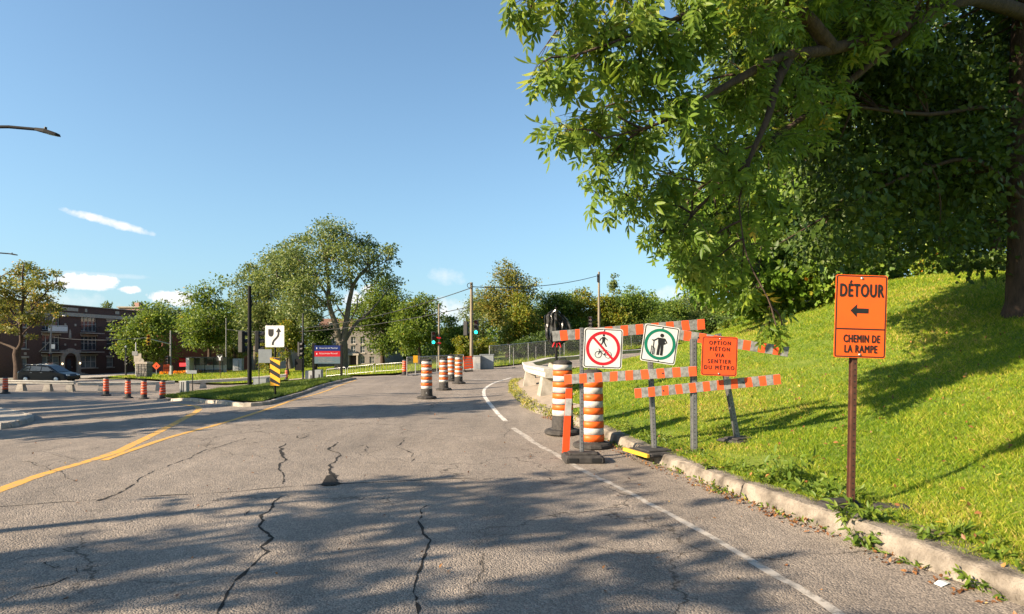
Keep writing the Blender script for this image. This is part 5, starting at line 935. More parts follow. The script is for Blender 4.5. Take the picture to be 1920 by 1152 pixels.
# brick apartments
A = (X(-12, 81), 81); B = (X(262, 107), 107); w = math.hypot(B[0] - A[0], B[1] - A[1]); zb = -2.5; root = thing('apartment_building', 'dark brick three storey apartment building with arched stone entrance and balconies', 'building', (A[0], A[1], zb), math.atan2(B[1] - A[1], B[0] - A[0])); hh = 10.5
def u_of(px):                                     # position along the facade that shows at this column
    k = (px - CX) / F; ex, ey = (B[0] - A[0]) / w, (B[1] - A[1]) / w; return (k * A[1] - A[0]) / (ex - k * ey)
ops = []; wins = []
for pa, pb, fl in ((40, 52, ((1.0, 2.7), (4.0, 5.7), (7.0, 8.7))), (200, 213, ((1.0, 2.6), (4.0, 5.6), (6.9, 8.6)))):
    for z0_, z1_ in fl: wins.append(((u_of(pa), z0_, u_of(pb), z1_), 1, 2))
for pa, pb in ((79, 112), (152, 182)):
    wins.append(((u_of(pa), 1.0, u_of(pb), 2.9), 3, 2))
    for z0_ in (3.75, 6.7): wins.append(((u_of(pa), z0_, u_of(pb), z0_ + 2.2), 4, 2))
door = (u_of(120), 0.25, u_of(143), 2.9); facade(root, w, hh, [q[0] for q in wins] + [door], 'brick'); body(root, w, hh, 14, 'brick')
for k, (o, nx, nz_) in enumerate(wins): window(root, o, .22, nx, nz_, 'glass_pale' if k % 3 == 0 else 'glass', sill=nx != 4, lintel='limestone')
dw = door[2] - door[0]; dc = (door[0] + door[2]) / 2; d_ = MB().box((dc, .26, 1.5), (dw, .08, 2.8)).build('door', 'door_dark', root); MB().box((dc, .21, 1.4), (dw * .34, .03, 1.9)).build('pane', 'glass', d_); MB().box((dc + dw * .24, .19, 1.2), (.05, .06, .3)).build('handle', 'steel', d_)
pr = MB(); pr.ring((dc, 2.25), dw * .50, dw * .82, -.16, .18, 18, 0, math.pi)
for sx in (-1, 1): pr.box((dc + sx * dw * .66, -.07, 1.25), (dw * .32, .18, 2.0))
pr.box((dc, -.06, 3.55), (dw * 1.7, .12, .5)); pr.build('stone_portal', 'limestone', root)
for sx in (-1, 1): MB().bbox((dc + sx * dw * .72, -.22, 1.75), (.14, .12, .22), .02).build('wall_lamp', 'warm_lamp', root)
for k in range(3): MB().box((dc, -.35 - .35 * k, .20 - .07 * k), (dw * 1.4 + .4 * k, .35, .40 - .14 * k)).build('step', 'concrete', root)
for pa, pb in ((77, 114), (150, 184)):
    for z0_, m in ((3.45, 'iron'), (6.4, 'sign_white' if pa == 77 else 'iron')):
        x0, x1 = u_of(pa), u_of(pb); bal = MB().box(((x0 + x1) / 2, -.55, z0_), (x1 - x0, 1.2, .16)).build('balcony', 'limestone', root)
        rl = MB(); rl.box(((x0 + x1) / 2, -1.1, z0_ + .98), (x1 - x0, .05, .05))
        for i in range(15): rl.box((x0 + .05 + (x1 - x0 - .1) * i / 14, -1.1, z0_ + .55), (.03, .03, .9))
        if m == 'sign_white': rl.box(((x0 + x1) / 2, -1.13, z0_ + .5), (x1 - x0, .02, .7))
        for sx in (x0 + .03, x1 - .03): rl.box((sx, -.55, z0_ + .97), (.05, 1.1, .05))
        rl.build('railing', m, bal)
MB().box((w / 2, -.12, 9.15), (w + .2, .36, .55)).build('cornice', 'limestone', root); MB().box((w / 2, -.04, 9.85), (w, .10, .75)).build('parapet', 'brick', root)
for pa, pb in ((115, 145), (158, 162), (215, 222), (60, 66)): MB().box(((u_of(pa) + u_of(pb)) / 2, -.12, 9.95), (u_of(pb) - u_of(pa), .08, .5)).build('parapet_panel', 'limestone', root)
MB().box((w / 2, -.02, 10.55), (w + .1, .5, .12)).build('coping', 'limestone', root); MB().box((w / 2, -.05, .35), (w, .14, .7)).build('plinth', 'limestone', root) if False else None
for px_ in (122, 141): MB().bbox((u_of(px_), -.03, 7.6), (.35, .08, .35), .02).build('stone_inset', 'limestone', root); MB().bbox((u_of(px_), -.03, 4.6), (.3, .08, .3), .02).build('stone_inset', 'limestone', root)
MB().plate([(u_of(131) - .22, 5.6), (u_of(131) + .22, 5.6), (u_of(131) + .16, 6.6), (u_of(131), 6.95), (u_of(131) - .16, 6.6)], -.06, .08).build('stone_inset', 'limestone', root)
for px_ in (47, 206):
    for zz in (3.3, 6.3): MB().bbox((u_of(px_), -.03, zz), (.4, .08, .35), .02).build('stone_inset', 'limestone', root)
# red brick block
d = 92; root = thing('brick_block', 'red brick flat roofed building with a red lit sign behind the street trees', 'building', (X(305, d), d, -2.3), R(38)); w = 12.5; hh = Z(597, d) + 2.3
o2 = [(2.5 + i * 1.7, 4.3, 3.7 + i * 1.7, 5.6) for i in range(5)] + [(2.1, 1.0, 3.6, 2.4), (5, .4, 10, 2.5)]
facade(root, w, hh, o2, 'brick_red'); body(root, w, hh, 16, 'brick_red'); MB().box((w / 2, -.03, hh + .06), (w + .1, .4, .14)).build('coping', 'limestone', root)
for k, o in enumerate(o2):
    if k != 5: window(root, o, .2, 2 if k < 5 else 5, 1, 'glass_pale' if k == 0 else 'glass', 'dark_metal', False)
s_ = MB().box((2.85, .1, 1.65), (1.5, .10, 1.3)).build('lit_sign', 'red_panel', root); MB().box((2.85, .04, 1.35), (1.2, .02, .55)).build('lit_strip', 'neon', s_)
# pink distant block, beige block behind the poplars
d = 140; root = thing('distant_block', 'pale pink brick block with chimney rising far behind the apartments', 'building', (X(222, d), d, -2.5), 0); w = X(262, d) - X(222, d); hh = Z(577, d) + 2.5
o2 = [(1.6 + i * .95, hh - 1.6, 2.2 + i * .95, hh - .5) for i in range(3)]; facade(root, w, hh, o2, 'brick_pink'); body(root, w, hh, 10, 'brick_pink'); MB().box((w / 2, -.05, hh + .1), (w + .4, .6, .25)).build('cornice', 'limestone', root); MB().box((3.2, 2, hh + .6), (1.0, .9, 1.3)).build('chimney', 'brick_pink', root)
for o in o2: window(root, o, .2, 1, 2, sill=False)
d = 105; root = thing('beige_block', 'beige building glimpsed through the poplar foliage', 'building', (X(395, d), d, -2), R(3)); w = X(520, d) - X(395, d); hh = Z(594, d) + 2
o2 = [(1 + i * 2.0, z0_, 2.2 + i * 2.0, z0_ + 1.5) for i in range(5) for z0_ in (1.0, 4.2)]; facade(root, w, hh, o2, 'stucco'); body(root, w, hh, 12, 'stucco'); MB().box((w / 2, -.05, hh + .1), (w + .3, .5, .2)).build('cornice', 'limestone', root)
for o in o2: window(root, o)
# grey stone college
d = 112; root = thing('stone_college', 'grey stone three storey college with brown mansard roof behind the large forked tree', 'building', (X(596, d), d, -2.0), R(-4)); w = X(722, d) - X(596, d); hh = Z(617, d) + 2.0
o2 = [(1.0 + i * 1.72, z0_, 1.85 + i * 1.72, z0_ + 1.25) for i in range(6) for z0_ in (.8, 2.75, 4.4) if not (i == 3 and z0_ < 1)]; dr = (6.0, 0, 7.2, 2.2); facade(root, w, hh, o2 + [dr], 'grey_stone'); body(root, w, hh, 14, 'grey_stone')
for o in o2: window(root, o, .2, 2, 2)
MB().box((6.6, .25, 1.1), (1.2, .1, 2.2)).build('door', 'door_dark', root); po = MB()
for sx in (5.75, 7.45): po.box((sx, -.25, 1.15), (.26, .4, 2.3))
po.box((6.6, -.25, 2.45), (2.3, .5, .35)).build('portal', 'limestone', root); MB().box((w / 2, -.12, hh + .05), (w + .4, .5, .3)).build('cornice', 'limestone', root)
rf = MB().add([(-.1, -.2, hh + .2), (w + .1, -.2, hh + .2), (w - .5, 1.0, hh + 1.9), (.5, 1.0, hh + 1.9), (-.1, 14, hh + .2), (w + .1, 14, hh + .2), (w - .5, 13, hh + 1.9), (.5, 13, hh + 1.9)], [(0, 1, 2, 3), (1, 5, 6, 2), (5, 4, 7, 6), (4, 0, 3, 7), (3, 2, 6, 7)]).build('roof', 'roof_brown', root)
for xx in (2.6, 7.6, 11): dm = MB().box((xx, .35, hh + .75), (1.1, 1.1, 1.0)).build('dormer', 'limestone', rf); 
MB().ring((7.6, hh + 1.25), .0, .62, -.24, .9, 14, 0, math.pi).build('round_pediment', 'limestone', rf)
for xx in (2.6, 7.6, 11): MB().box((xx, -.215, hh + .75), (.6, .03, .7)).build('dormer_window', 'glass', rf)
# low dry stone wall and hut at the top of the right hand road
root = thing('low_wall', 'low pale stone wall at the top of the road behind the option sign', 'wall', at(1380, 46, .0), R(28))
for i in range(7):
    for j in range(2): MB().bbox((-1.6 + i * .52 + (.2 if j else 0), 0, .12 + j * .26), (.50, .4, .25), .03).build('stone', 'limestone', root)
# ================================================================== trees
def limb_path(a, b, rg_, bend=.12, n=5, up=.15):
    a, b = np.array(a, float), np.array(b, float); L_ = np.linalg.norm(b - a); off = rg_.normal(size=3) * bend * L_; pts = []
    for i in range(n + 1):
        t = i / n; pts.append(a + (b - a) * t + off * math.sin(math.pi * t) * .6 + np.array((0, 0, up * L_ * (math.sin(math.pi * t) * .35))) + rg_.normal(size=3) * L_ * .012)
    pts[0] = a; pts[-1] = b; return pts
def clump_leaves(blobs, total, rg_, sub=9, spread=.30, flat=.75):
    """leaf centres: every blob is filled with small tufts, more of them near its skin"""
    wts = np.array([b[3] ** 2 for b in blobs]); wts = wts / wts.sum(); out = []; nrm = []
    for b, w in zip(blobs, wts):
        n = max(20, int(total * w)); k = max(6, int(sub * (1 + n / 600))); c = rg_.normal(size=(k, 3)); c /= np.linalg.norm(c, axis=1)[:, None]; c *= (rg_.uniform(.35, 1.0, k) ** .6)[:, None] * b[3]; c[:, 2] *= flat
        i = rg_.integers(0, k, n); p = c[i] + rg_.normal(size=(n, 3)) * b[3] * spread * np.array((1, 1, .6)); out.append(p + np.array(b[:3])); q = p / (np.linalg.norm(p, axis=1)[:, None] + 1e-6); nrm.append(q)
    return np.concatenate(out), np.concatenate(nrm)
def tree(label, base, top, rx, crown0=.30, n=7000, leaf=.24, m='leaf_mid', bark='bark', seed=0, nb=16, r0=None, name='tree', group=None, shape=1.0, lean=(0, 0), tpl=LEAF2, cat='tree', ry=None, blobr=(.30, .46), forks=1, sink=.15):
    g = np.random.default_rng(seed); x, y = base; z = h(x, y); hh = top - z; r0 = r0 or hh * .022; root = thing(name, label, cat, (x, y, z), 0, group); ry = ry or rx
    c0 = hh * crown0; cc = np.array((lean[0], lean[1], (hh + c0) / 2)); rz = (hh - c0) / 2; blobs = []
    for i in range(nb):
        v = g.normal(size=3); v /= np.linalg.norm(v); f = g.uniform(.45, .98); rb = rx * g.uniform(*blobr); zz = v[2] * f; narrow = 1.0 - .45 * max(0, zz) ** shape if shape else 1
        p = cc + np.array((v[0] * (rx - rb * .35) * f * narrow, v[1] * (ry - rb * .35) * f * narrow, zz * (rz - rb * .4))); blobs.append((*p, rb))
    blobs.append((cc[0] + g.normal() * .1 * rx, cc[1], hh - rx * .30, rx * .32)); blobs.append((*(cc * np.array((.9, .9, 1))), rx * .5))
    tp = limb_path((0, 0, -sink), (lean[0] * .8, lean[1] * .8, hh * .86), g, .035, 7, 0); tr = [r0 * (1.35 if i == 0 else 1) * (1 - .86 * i / 7) for i in range(8)]
    MB().tube(tp, tr, 9).build('trunk', bark, root); br = MB(); tz = np.array([p[2] for p in tp]); ta = np.array(tp)
    for b in blobs:
        hz_ = max(c0 * .75, min(b[2] - .35 * math.hypot(b[0] - lean[0], b[1]), hh * .8)); s = np.array([np.interp(hz_, tz, ta[:, k]) for k in range(3)]); rad = max(.02, r0 * .42 * (1 - .6 * hz_ / hh))
        pth = limb_path(s, b[:3], g, .10, 4); br.tube(pth, [rad * (1 - .8 * i / 4) for i in range(5)], 5, False)
        for k in range(3):
            v = g.normal(size=3) * b[3] * .6; br.tube([pth[3], (pth[3] + np.array(b[:3]) + v) / 2, np.array(b[:3]) + v], [rad * .3, rad * .2, rad * .08], 4, False)
    br.build('branches', bark, root)['kind'] = 'stuff'; C, N = clump_leaves(blobs, n, g); C[:, 2] = np.maximum(C[:, 2], .05)
    link('crown', leaf_mesh('crown', C, leaf, tpl, g, .5, .25, N * .8), m, root); return root
def T(px, d, top_py, half_px, label, **kw):
    x = X(px, d); return tree(label, (x, d), Z(top_py, d), half_px / F * d, **kw)
# ---- far left to centre
d = 64.0; bx, by = X(36, d), d; bz = h(bx, by); root = thing('maple_tree', 'yellowing maple with open layered crown at the left edge in front of the apartments', 'tree', (bx, by, bz)); g = np.random.default_rng(21)
def Q(px, py, dy=0.0): dd = d + dy; return (X(px, dd) - bx, dd - by, Z(py, dd) - bz)
MB().tube([(0, 0, -.2), Q(34, 685), Q(31, 665), Q(33, 655)], [.50, .38, .36, .33], 10).build('trunk', 'bark', root)
LB = [([Q(33, 657), Q(40, 640), Q(38, 600, -.5), Q(44, 560, -1), Q(42, 520, -1), Q(45, 495, -1)], .22), ([Q(33, 657), Q(20, 650, .5), Q(0, 642, 1), Q(-25, 625, 1)], .16), ([Q(38, 605, -.5), Q(60, 580, .5), Q(85, 550, 1), Q(105, 530, 1)], .11), ([Q(38, 610, -.5), Q(20, 580, 1), Q(5, 545, 2), Q(0, 520, 2)], .12), ([Q(40, 630), Q(60, 610, -1), Q(95, 592, -1)], .10), ([Q(43, 565, -1), Q(65, 535, -2), Q(90, 515, -2)], .07), ([Q(0, 642, 1), Q(-15, 600, 1), Q(-20, 560, 1)], .08)]
for pts, r in LB: P_ = smooth_path(pts, 3); MB().tube(P_, [r * (1 - .75 * i / (len(P_) - 1)) for i in range(len(P_))], 7).build('limb', 'bark', root)
BB = [(45, 500, 16), (28, 512, 16), (62, 508, 14), (85, 515, 15), (105, 514, 9), (10, 528, 18), (45, 528, 20), (75, 535, 20), (100, 537, 16), (118, 533, 7), (25, 548, 20), (58, 556, 20), (85, 560, 18), (0, 560, 20), (30, 572, 20), (70, 580, 20), (100, 578, 15), (112, 590, 9), (10, 590, 20), (45, 596, 18), (80, 600, 16), (0, 612, 16), (-15, 580, 20), (-15, 540, 20), (20, 620, 12), (60, 632, 8), (-20, 610, 18)]
blobs = [(*Q(px, py, g.uniform(-3, 3)), r / F * d) for px, py, r in BB]; tw = MB()
for b in blobs:
    src = min((p for pts, _ in LB for p in pts), key=lambda p: (p[0] - b[0]) ** 2 + (p[1] - b[1]) ** 2 + (p[2] - b[2] + .5) ** 2); P_ = limb_path(src, b[:3], g, .1, 3); tw.tube(P_, [.06, .045, .03, .015], 4, False)
tw.build('branches', 'bark', root)['kind'] = 'stuff'; C, N = clump_leaves(blobs, 8500, g, 7, .32, .42); link('crown', leaf_mesh('crown', C, .27, LEAF2, g, .6, .2, N * .6), 'leaf_autumn', root)
T(275, 84, 563, 60, 'round green tree hiding the right end of the apartments', crown0=.08, n=11000, leaf=.36, m='leaf_mid', seed=22, nb=22)
T(392, 78, 516, 68, 'light green tree with spiky top in front of the red brick block', crown0=.16, n=9000, leaf=.34, m='leaf_mid', seed=23, nb=26, blobr=(.22, .36))
T(445, 92, 545, 45, 'grey green tree behind the black signal pole', crown0=.15, n=7000, leaf=.36, m='leaf_grey', seed=24)
T(478, 76, 492, 56, 'left poplar of the tall group behind the keep right sign', crown0=.18, n=11000, leaf=.30, m='leaf_grey', seed=25, nb=20, bark='bark_grey')
T(545, 74, 447, 62, 'tall poplar directly left of the large forked tree', crown0=.22, n=13000, leaf=.30, m='leaf_grey', seed=26, nb=24, bark='bark_grey')
T(540, 60, 598, 34, 'small bright yellow green tree behind the hazard marker', crown0=.25, n=5000, leaf=.22, m='leaf_yellow', seed=27)
T(592, 66, 585, 34, 'dense dark green tree behind the campus sign', crown0=.2, n=6000, leaf=.24, m='leaf_dark', seed=28)
T(505, 64, 625, 26, 'low bright shrub tree behind the keep right sign', crown0=.12, n=3500, leaf=.2, m='leaf_yellow', seed=29)
T(718, 74, 508, 68, 'dark green tree right of the large forked tree', crown0=.02, n=15000, leaf=.30, m='leaf_mid', seed=30, nb=26)
T(786, 60, 546, 56, 'bushy green tree behind the wire fence panel', crown0=.03, n=11000, leaf=.26, m='leaf_mid', seed=31, nb=20)
T(848, 68, 590, 36, 'small tree between the two signal poles', crown0=.1, n=6000, leaf=.26, m='leaf_mid', seed=32)
T(868, 58, 628, 24, 'yellow shrub left of the coil topped pole', crown0=.05, n=3500, leaf=.18, m='leaf_yellow', seed=33, name='shrub', cat='shrub')
T(912, 60, 632, 26, 'yellow green shrub right of the coil topped pole', crown0=.05, n=3500, leaf=.18, m='leaf_yellow', seed=34, name='shrub', cat='shrub')
T(905, 84, 540, 45, 'thin leafed grey tree behind the coil topped pole', crown0=.15, n=5500, leaf=.30, m='leaf_grey', seed=35)
T(952, 76, 487, 62, 'tall tree with bronze top behind the chain link fence', crown0=.16, n=13000, leaf=.28, m='leaf_autumn', seed=36, nb=26)
T(975, 70, 548, 46, 'yellow green tree in front of the bronze topped tree', crown0=.08, n=9000, leaf=.26, m='leaf_yellow', seed=37)
for i, (px, d, top, hw, m, lb) in enumerate(((1040, 80, 546, 54, 'leaf_mid', 'broad green tree left of the wrapped sign'), (1088, 84, 538, 52, 'leaf_yellow', 'yellow green tree right of the wrapped sign'), (1135, 82, 552, 46, 'leaf_yellow', 'low yellow green tree at the tall wooden pole'), (1150, 96, 513, 17, 'leaf_grey', 'slim poplar rising right of the tall wooden pole'), (1190, 84, 534, 54, 'leaf_mid', 'rounded green tree above the green ring sign'), (1250, 92, 560, 50, 'leaf_mid', 'low green tree right of the green ring sign'),
     (1310, 95, 545, 52, 'leaf_grey', 'grey green tree above the option sign'), (1375, 88, 556, 48, 'leaf_mid', 'green tree at the crest of the upper road'), (1330, 66, 588, 42, 'leaf_dark', 'dark shrubby tree behind the board ends'), (1390, 60, 590, 36, 'leaf_mid', 'leafy bush tree beside the low stone wall'), (1440, 75, 560, 60, 'leaf_dark', 'dark tree beyond the bank crest'))):
    T(px, d, top, hw, lb, crown0=.05 if hw > 20 else .2, n=13000 if hw > 20 else 2500, leaf=.30, m=m, seed=50 + i, nb=18, shape=.6)
for i, (px, d, hw, top, lb) in enumerate(((985, 62, 30, 648, 'left rounded hedge shrub behind the fence'), (1020, 64, 34, 632, 'clipped dark hedge shrub behind the fence left of the wrapped sign'), (1075, 70, 36, 640, 'hedge shrub behind the fence right of the wrapped sign'), (1180, 74, 40, 618, 'brownish hedge shrub behind the tilted sign'), (1240, 76, 40, 606, 'hedge shrub right of the tilted sign'))):
    T(px, d, top - 12, hw, lb, crown0=.0, n=6000, leaf=.2, m='leaf_dark', seed=70 + i, name='shrub', cat='shrub', shape=0, r0=.06)
for i, (px, d, hw, top, lb) in enumerate(((200, 140, 22, 566, 'distant tree top above the apartment roof, left'), (318, 125, 46, 562, 'distant grey green tree above the red brick block'), (255, 150, 25, 566, 'distant tree beside the pink block'))): T(px, d, top, hw, lb, crown0=.3, n=4500, leaf=.5, m='leaf_grey', seed=80 + i)
for i, (px, d, hw, top, lb) in enumerate(((640, 140, 70, 600, 'distant tree line left of the stone college'), (700, 150, 60, 610, 'distant tree behind the stone college'), (850, 120, 50, 610, 'distant tree beyond the signal poles'), (480, 120, 60, 560, 'distant tree behind the poplars'))): T(px, d, top, hw, lb, crown0=.05, n=5000, leaf=.55, m='leaf_dark', seed=84 + i)
# ---- the large forked tree
d = 62.0; bx, by = X(641, d), d; bz = h(bx, by); root = thing('forked_tree', 'very large forked tree with bare grey limbs on the lawn', 'tree', (bx, by, bz)); g = np.random.default_rng(90)
def Q(px, py, dy=0.0): dd = d + dy; return (X(px, dd) - bx, dd - by, Z(py, dd) - bz)
MB().tube([(0, 0, -.2), Q(640, 680), Q(641, 655), Q(640, 640)], [.85, .66, .62, .58], 12).build('trunk', 'bark_grey', root)
LB = [([Q(638, 645), Q(630, 610, -.5), Q(618, 575, -1), Q(616, 540, -1), Q(612, 490, -1), Q(600, 450, -1)], .34), ([Q(643, 642), Q(650, 600), Q(655, 565), Q(665, 530), Q(690, 500, .5), Q(712, 480, .5)], .34), ([Q(664, 532), Q(672, 520), Q(690, 508), Q(725, 490, .5)], .16), ([Q(642, 648), Q(665, 610, 1), Q(690, 588, 1.5), Q(715, 560, 2)], .24), ([Q(655, 572), Q(660, 540, 1), Q(650, 480, 1), Q(640, 430, 1)], .16), ([Q(617, 560, -1), Q(585, 510, -2), Q(550, 480, -2)], .15), ([Q(618, 575, -1), Q(575, 545, 1), Q(520, 520, 1)], .14), ([Q(646, 620), Q(668, 580, -1), Q(672, 555, -1), Q(690, 540, -1)], .09), ([Q(650, 600), Q(636, 580, 1), Q(625, 560, 2)], .12), ([Q(690, 500), Q(665, 460), Q(655, 440)], .1)]
for pts, r in LB: P_ = smooth_path(pts, 3); MB().tube(P_, [r * (1 - .75 * i / (len(P_) - 1)) for i in range(len(P_))], 8).build('limb', 'bark_grey', root)
BB = [(628, 425, 26), (605, 430, 22), (645, 445, 26), (600, 465, 30), (565, 460, 28), (545, 480, 30), (520, 490, 28), (575, 500, 34), (620, 490, 30), (600, 520, 30), (560, 540, 34), (530, 520, 30), (500, 530, 28), (670, 460, 24), (690, 455, 18), (680, 485, 26), (712, 475, 24), (735, 470, 16), (738, 490, 12), (660, 500, 20), (645, 520, 18), (720, 510, 18), (700, 520, 16), (740, 530, 18), (600, 560, 26), (570, 580, 30), (630, 560, 12), (585, 600, 22), (650, 470, 26), (625, 455, 24), (690, 500, 16), (640, 540, 12), (540, 570, 26), (655, 530, 14)]
blobs = [(*Q(px, py, g.uniform(-3.5, 3.5)), r / F * d) for px, py, r in BB]; tw = MB()
for b in blobs:
    src = min((p for pts, _ in LB for p in pts), key=lambda p: (p[0] - b[0]) ** 2 + (p[1] - b[1]) ** 2 + (p[2] - b[2] + .5) ** 2); P_ = limb_path(src, b[:3], g, .1, 3); tw.tube(P_, [.07, .05, .03, .015], 4, False)
tw.build('branches', 'bark_grey', root)['kind'] = 'stuff'; C, N = clump_leaves(blobs, 20000, g, 8, .30); link('crown', leaf_mesh('crown', C, .26, LEAF2, g, .4, .3, N * .7), 'leaf_grey', root)
# ---- wood on the bank, right
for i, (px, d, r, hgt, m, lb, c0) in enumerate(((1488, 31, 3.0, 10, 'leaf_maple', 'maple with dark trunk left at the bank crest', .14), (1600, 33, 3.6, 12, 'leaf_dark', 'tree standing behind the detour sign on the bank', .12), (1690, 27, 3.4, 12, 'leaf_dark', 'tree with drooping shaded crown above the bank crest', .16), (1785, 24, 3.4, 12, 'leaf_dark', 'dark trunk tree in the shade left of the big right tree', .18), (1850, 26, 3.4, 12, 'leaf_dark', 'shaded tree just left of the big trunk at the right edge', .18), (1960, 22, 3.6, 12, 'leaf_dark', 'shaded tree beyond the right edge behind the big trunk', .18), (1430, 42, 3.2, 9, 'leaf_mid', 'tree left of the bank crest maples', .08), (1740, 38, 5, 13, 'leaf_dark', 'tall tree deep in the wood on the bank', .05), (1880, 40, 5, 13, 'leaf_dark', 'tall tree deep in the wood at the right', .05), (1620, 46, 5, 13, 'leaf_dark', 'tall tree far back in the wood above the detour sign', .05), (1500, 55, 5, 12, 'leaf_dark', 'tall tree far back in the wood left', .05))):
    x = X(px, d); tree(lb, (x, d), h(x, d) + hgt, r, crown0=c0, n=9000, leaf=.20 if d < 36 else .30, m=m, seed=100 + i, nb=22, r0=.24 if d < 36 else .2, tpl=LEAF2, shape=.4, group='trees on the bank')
for i, (px, d, r, hg, lb) in enumerate(((1745, 21, .8, 1.3, 'sunlit young bush at the top of the bank'), (1640, 24, 1.1, 1.6, 'dark undergrowth bush left at the top of the bank'), (1560, 27, .9, 1.2, 'low undergrowth bush behind the detour sign'), (1850, 21, 1.1, 1.2, 'shaded undergrowth bush near the big trunk'), (1455, 33, 1.3, 1.6, 'bush under the bank maples'))):
    x = X(px, d); tree(lb, (x, d), h(x, d) + hg, r, crown0=.02, n=2600, leaf=.13, m='leaf_maple' if i in (0, 2) else 'leaf_dark', seed=130 + i, name='shrub', cat='shrub', shape=0, r0=.03, nb=10)
# ---- the big overhanging tree
d = 11.4; bx, by = X(1925, d), d; bz = h(bx, by) + .1; root = thing('overhanging_tree', 'big tree at the right edge whose leafy branches overhang the road', 'tree', (bx, by, bz)); g = np.random.default_rng(200)
def Q(px, py, dd): return np.array((X(px, dd) - bx, dd - by, Z(py, dd) - bz))
MB().tube([(0, 0, -.3), (0, 0, .2), Q(1925, 450, 11.4), Q(1922, 250, 11.3), Q(1930, 60, 11.0), Q(1945, -140, 10.8), Q(1950, -500, 10.8)], [.48, .33, .29, .28, .27, .24, .12], 14).build('trunk', 'bark', root)
LB = [([Q(1935, 30, 11), Q(1860, 5, 10.0), Q(1800, 0, 9.2), Q(1700, 50, 8.6), Q(1560, 92, 8.0), Q(1470, 105, 7.6), Q(1400, 140, 7.2), Q(1330, 178, 6.9), Q(1268, 205, 6.7)], .13), ([Q(1480, 105, 7.7), Q(1455, 160, 7.5), Q(1440, 220, 7.3), Q(1405, 300, 7.2), Q(1385, 380, 7.2)], .07), ([Q(1560, 92, 8), Q(1500, 20, 7.5), Q(1400, -60, 7.0), Q(1250, -90, 6.5), Q(1080, -60, 6.2), Q(960, -10, 6.0)], .10), ([Q(1400, -60, 7), Q(1300, 20, 6.6), Q(1180, 70, 6.3), Q(1060, 110, 6.2)], .05), ([Q(1922, 210, 11.3), Q(1850, 200, 10.8), Q(1740, 215, 10.2), Q(1600, 200, 9.6), Q(1450, 185, 9.0)], .055), ([Q(1920, 380, 11.3), Q(1830, 300, 10.8), Q(1700, 330, 10.5), Q(1560, 400, 10.2), Q(1440, 470, 10)], .05), ([Q(1700, 60, 8.6), Q(1560, 180, 8.6), Q(1420, 280, 8.4), Q(1300, 360, 8.2)], .06), ([Q(1930, -100, 11), Q(1700, -300, 9), Q(1400, -380, 7.5), Q(1150, -330, 6.5)], .16), ([Q(1330, 178, 6.9), Q(1240, 230, 6.6), Q(1130, 260, 6.4)], .03), ([Q(1405, 300, 7.2), Q(1320, 380, 7.2), Q(1270, 440, 7.2)], .03), ([Q(1385, 380, 7.2), Q(1400, 480, 7.1), Q(1440, 560, 7.05), Q(1455, 610, 7.0)], .008)]
for pts, r in LB: P_ = smooth_path(pts, 3); MB().tube(P_, [max(.008, r * (1 - .85 * i / (len(P_) - 1))) for i in range(len(P_))], 9).build('limb', 'bark', root)
FR = [(990, 20, 45, 6.0), (1060, 20, 55, 6.1), (1010, 125, 42, 6.2), (1060, 150, 50, 6.3), (1120, 70, 70, 6.2), (1050, 250, 38, 6.4), (1100, 215, 60, 6.4), (1180, 160, 80, 6.5), (1190, 40, 80, 6.4), (1120, 320, 42, 6.6), (1180, 270, 75, 6.6), (1290, 60, 90, 6.6), (1270, 190, 85, 6.8), (1170, 380, 50, 6.9), (1240, 340, 75, 6.9), (1230, 440, 50, 7.2), (1290, 420, 65, 7.2), (1340, 300, 85, 7.2), (1400, 40, 95, 7.0), (1380, 170, 90, 7.2), (1330, 500, 50, 7.6), (1300, 480, 40, 7.4), (1400, 400, 85, 7.6), (1480, 20, 95, 7.3), (1490, 140, 80, 7.6), (1450, 260, 95, 7.7), (1370, 470, 60, 8.0), (1000, -60, 60, 6.1), (1150, -60, 80, 6.3), (1320, -60, 100, 6.5), (1460, -70, 100, 7), (1600, -20, 110, 7.8), (1230, 110, 60, 6.1), (1600, 60, 80, 8.0), (1700, 20, 90, 8.4), (1560, 190, 70, 8.2), (1390, 500, 40, 7.3), (1420, 545, 30, 7.2), (1440, 618, 20, 7.0), (1468, 610, 14, 7.0), (1450, 585, 16, 7.1)]
blobs = []; nr = []
for px, py, r, dd in FR: blobs.append((*Q(px, py, dd + g.uniform(-.2, .5)), r / F * dd * .95)); nr.append(r)
for px, py, r, dd in FR[:-3]: blobs.append((*Q(px + g.uniform(-15, 30), py - g.uniform(-5, 30), dd + g.uniform(.6, 1.4)), r / F * dd * .95)); nr.append(r)
tw = MB(); allp = [np.array(q_) for pts, _ in LB for q_ in smooth_path(pts, 3)]; C_, O_ = [], []
for k, b in enumerate(blobs):
    bp = np.array(b[:3]); src = min(allp, key=lambda p: np.sum((p - bp - np.array((.3, .2, .25))) ** 2)); P_ = limb_path(src, bp, g, .08, 4, .25); tw.tube(P_, [.016, .013, .010, .007, .004], 5, False)
    n = max(9, int((nr[k] / 10) ** 2 * 1.5 * (1 if k < len(FR) else .6))); nt_ = max(3, n // 7)
    for j in range(nt_):                              # twigs that arch out and hang, each with compound leaves along it
        v = g.normal(size=3); v /= np.linalg.norm(v); tip = bp + v * b[3] * g.uniform(.5, 1.1) + np.array((-.05, 0, -.12 * b[3])); tw.tube([P_[3], (P_[3] + tip) / 2 + np.array((0, 0, .05)), tip], [.006, .004, .002], 4, False)
        for q_ in range(max(1, n // nt_)): t = g.uniform(.25, 1.05); C_.append(P_[3] + (tip - P_[3]) * t + g.normal(size=3) * .03); O_.append(v * .5)
tw.build('twigs', 'bark', root)['kind'] = 'stuff'; C_ = np.array(C_); O_ = np.array(O_)
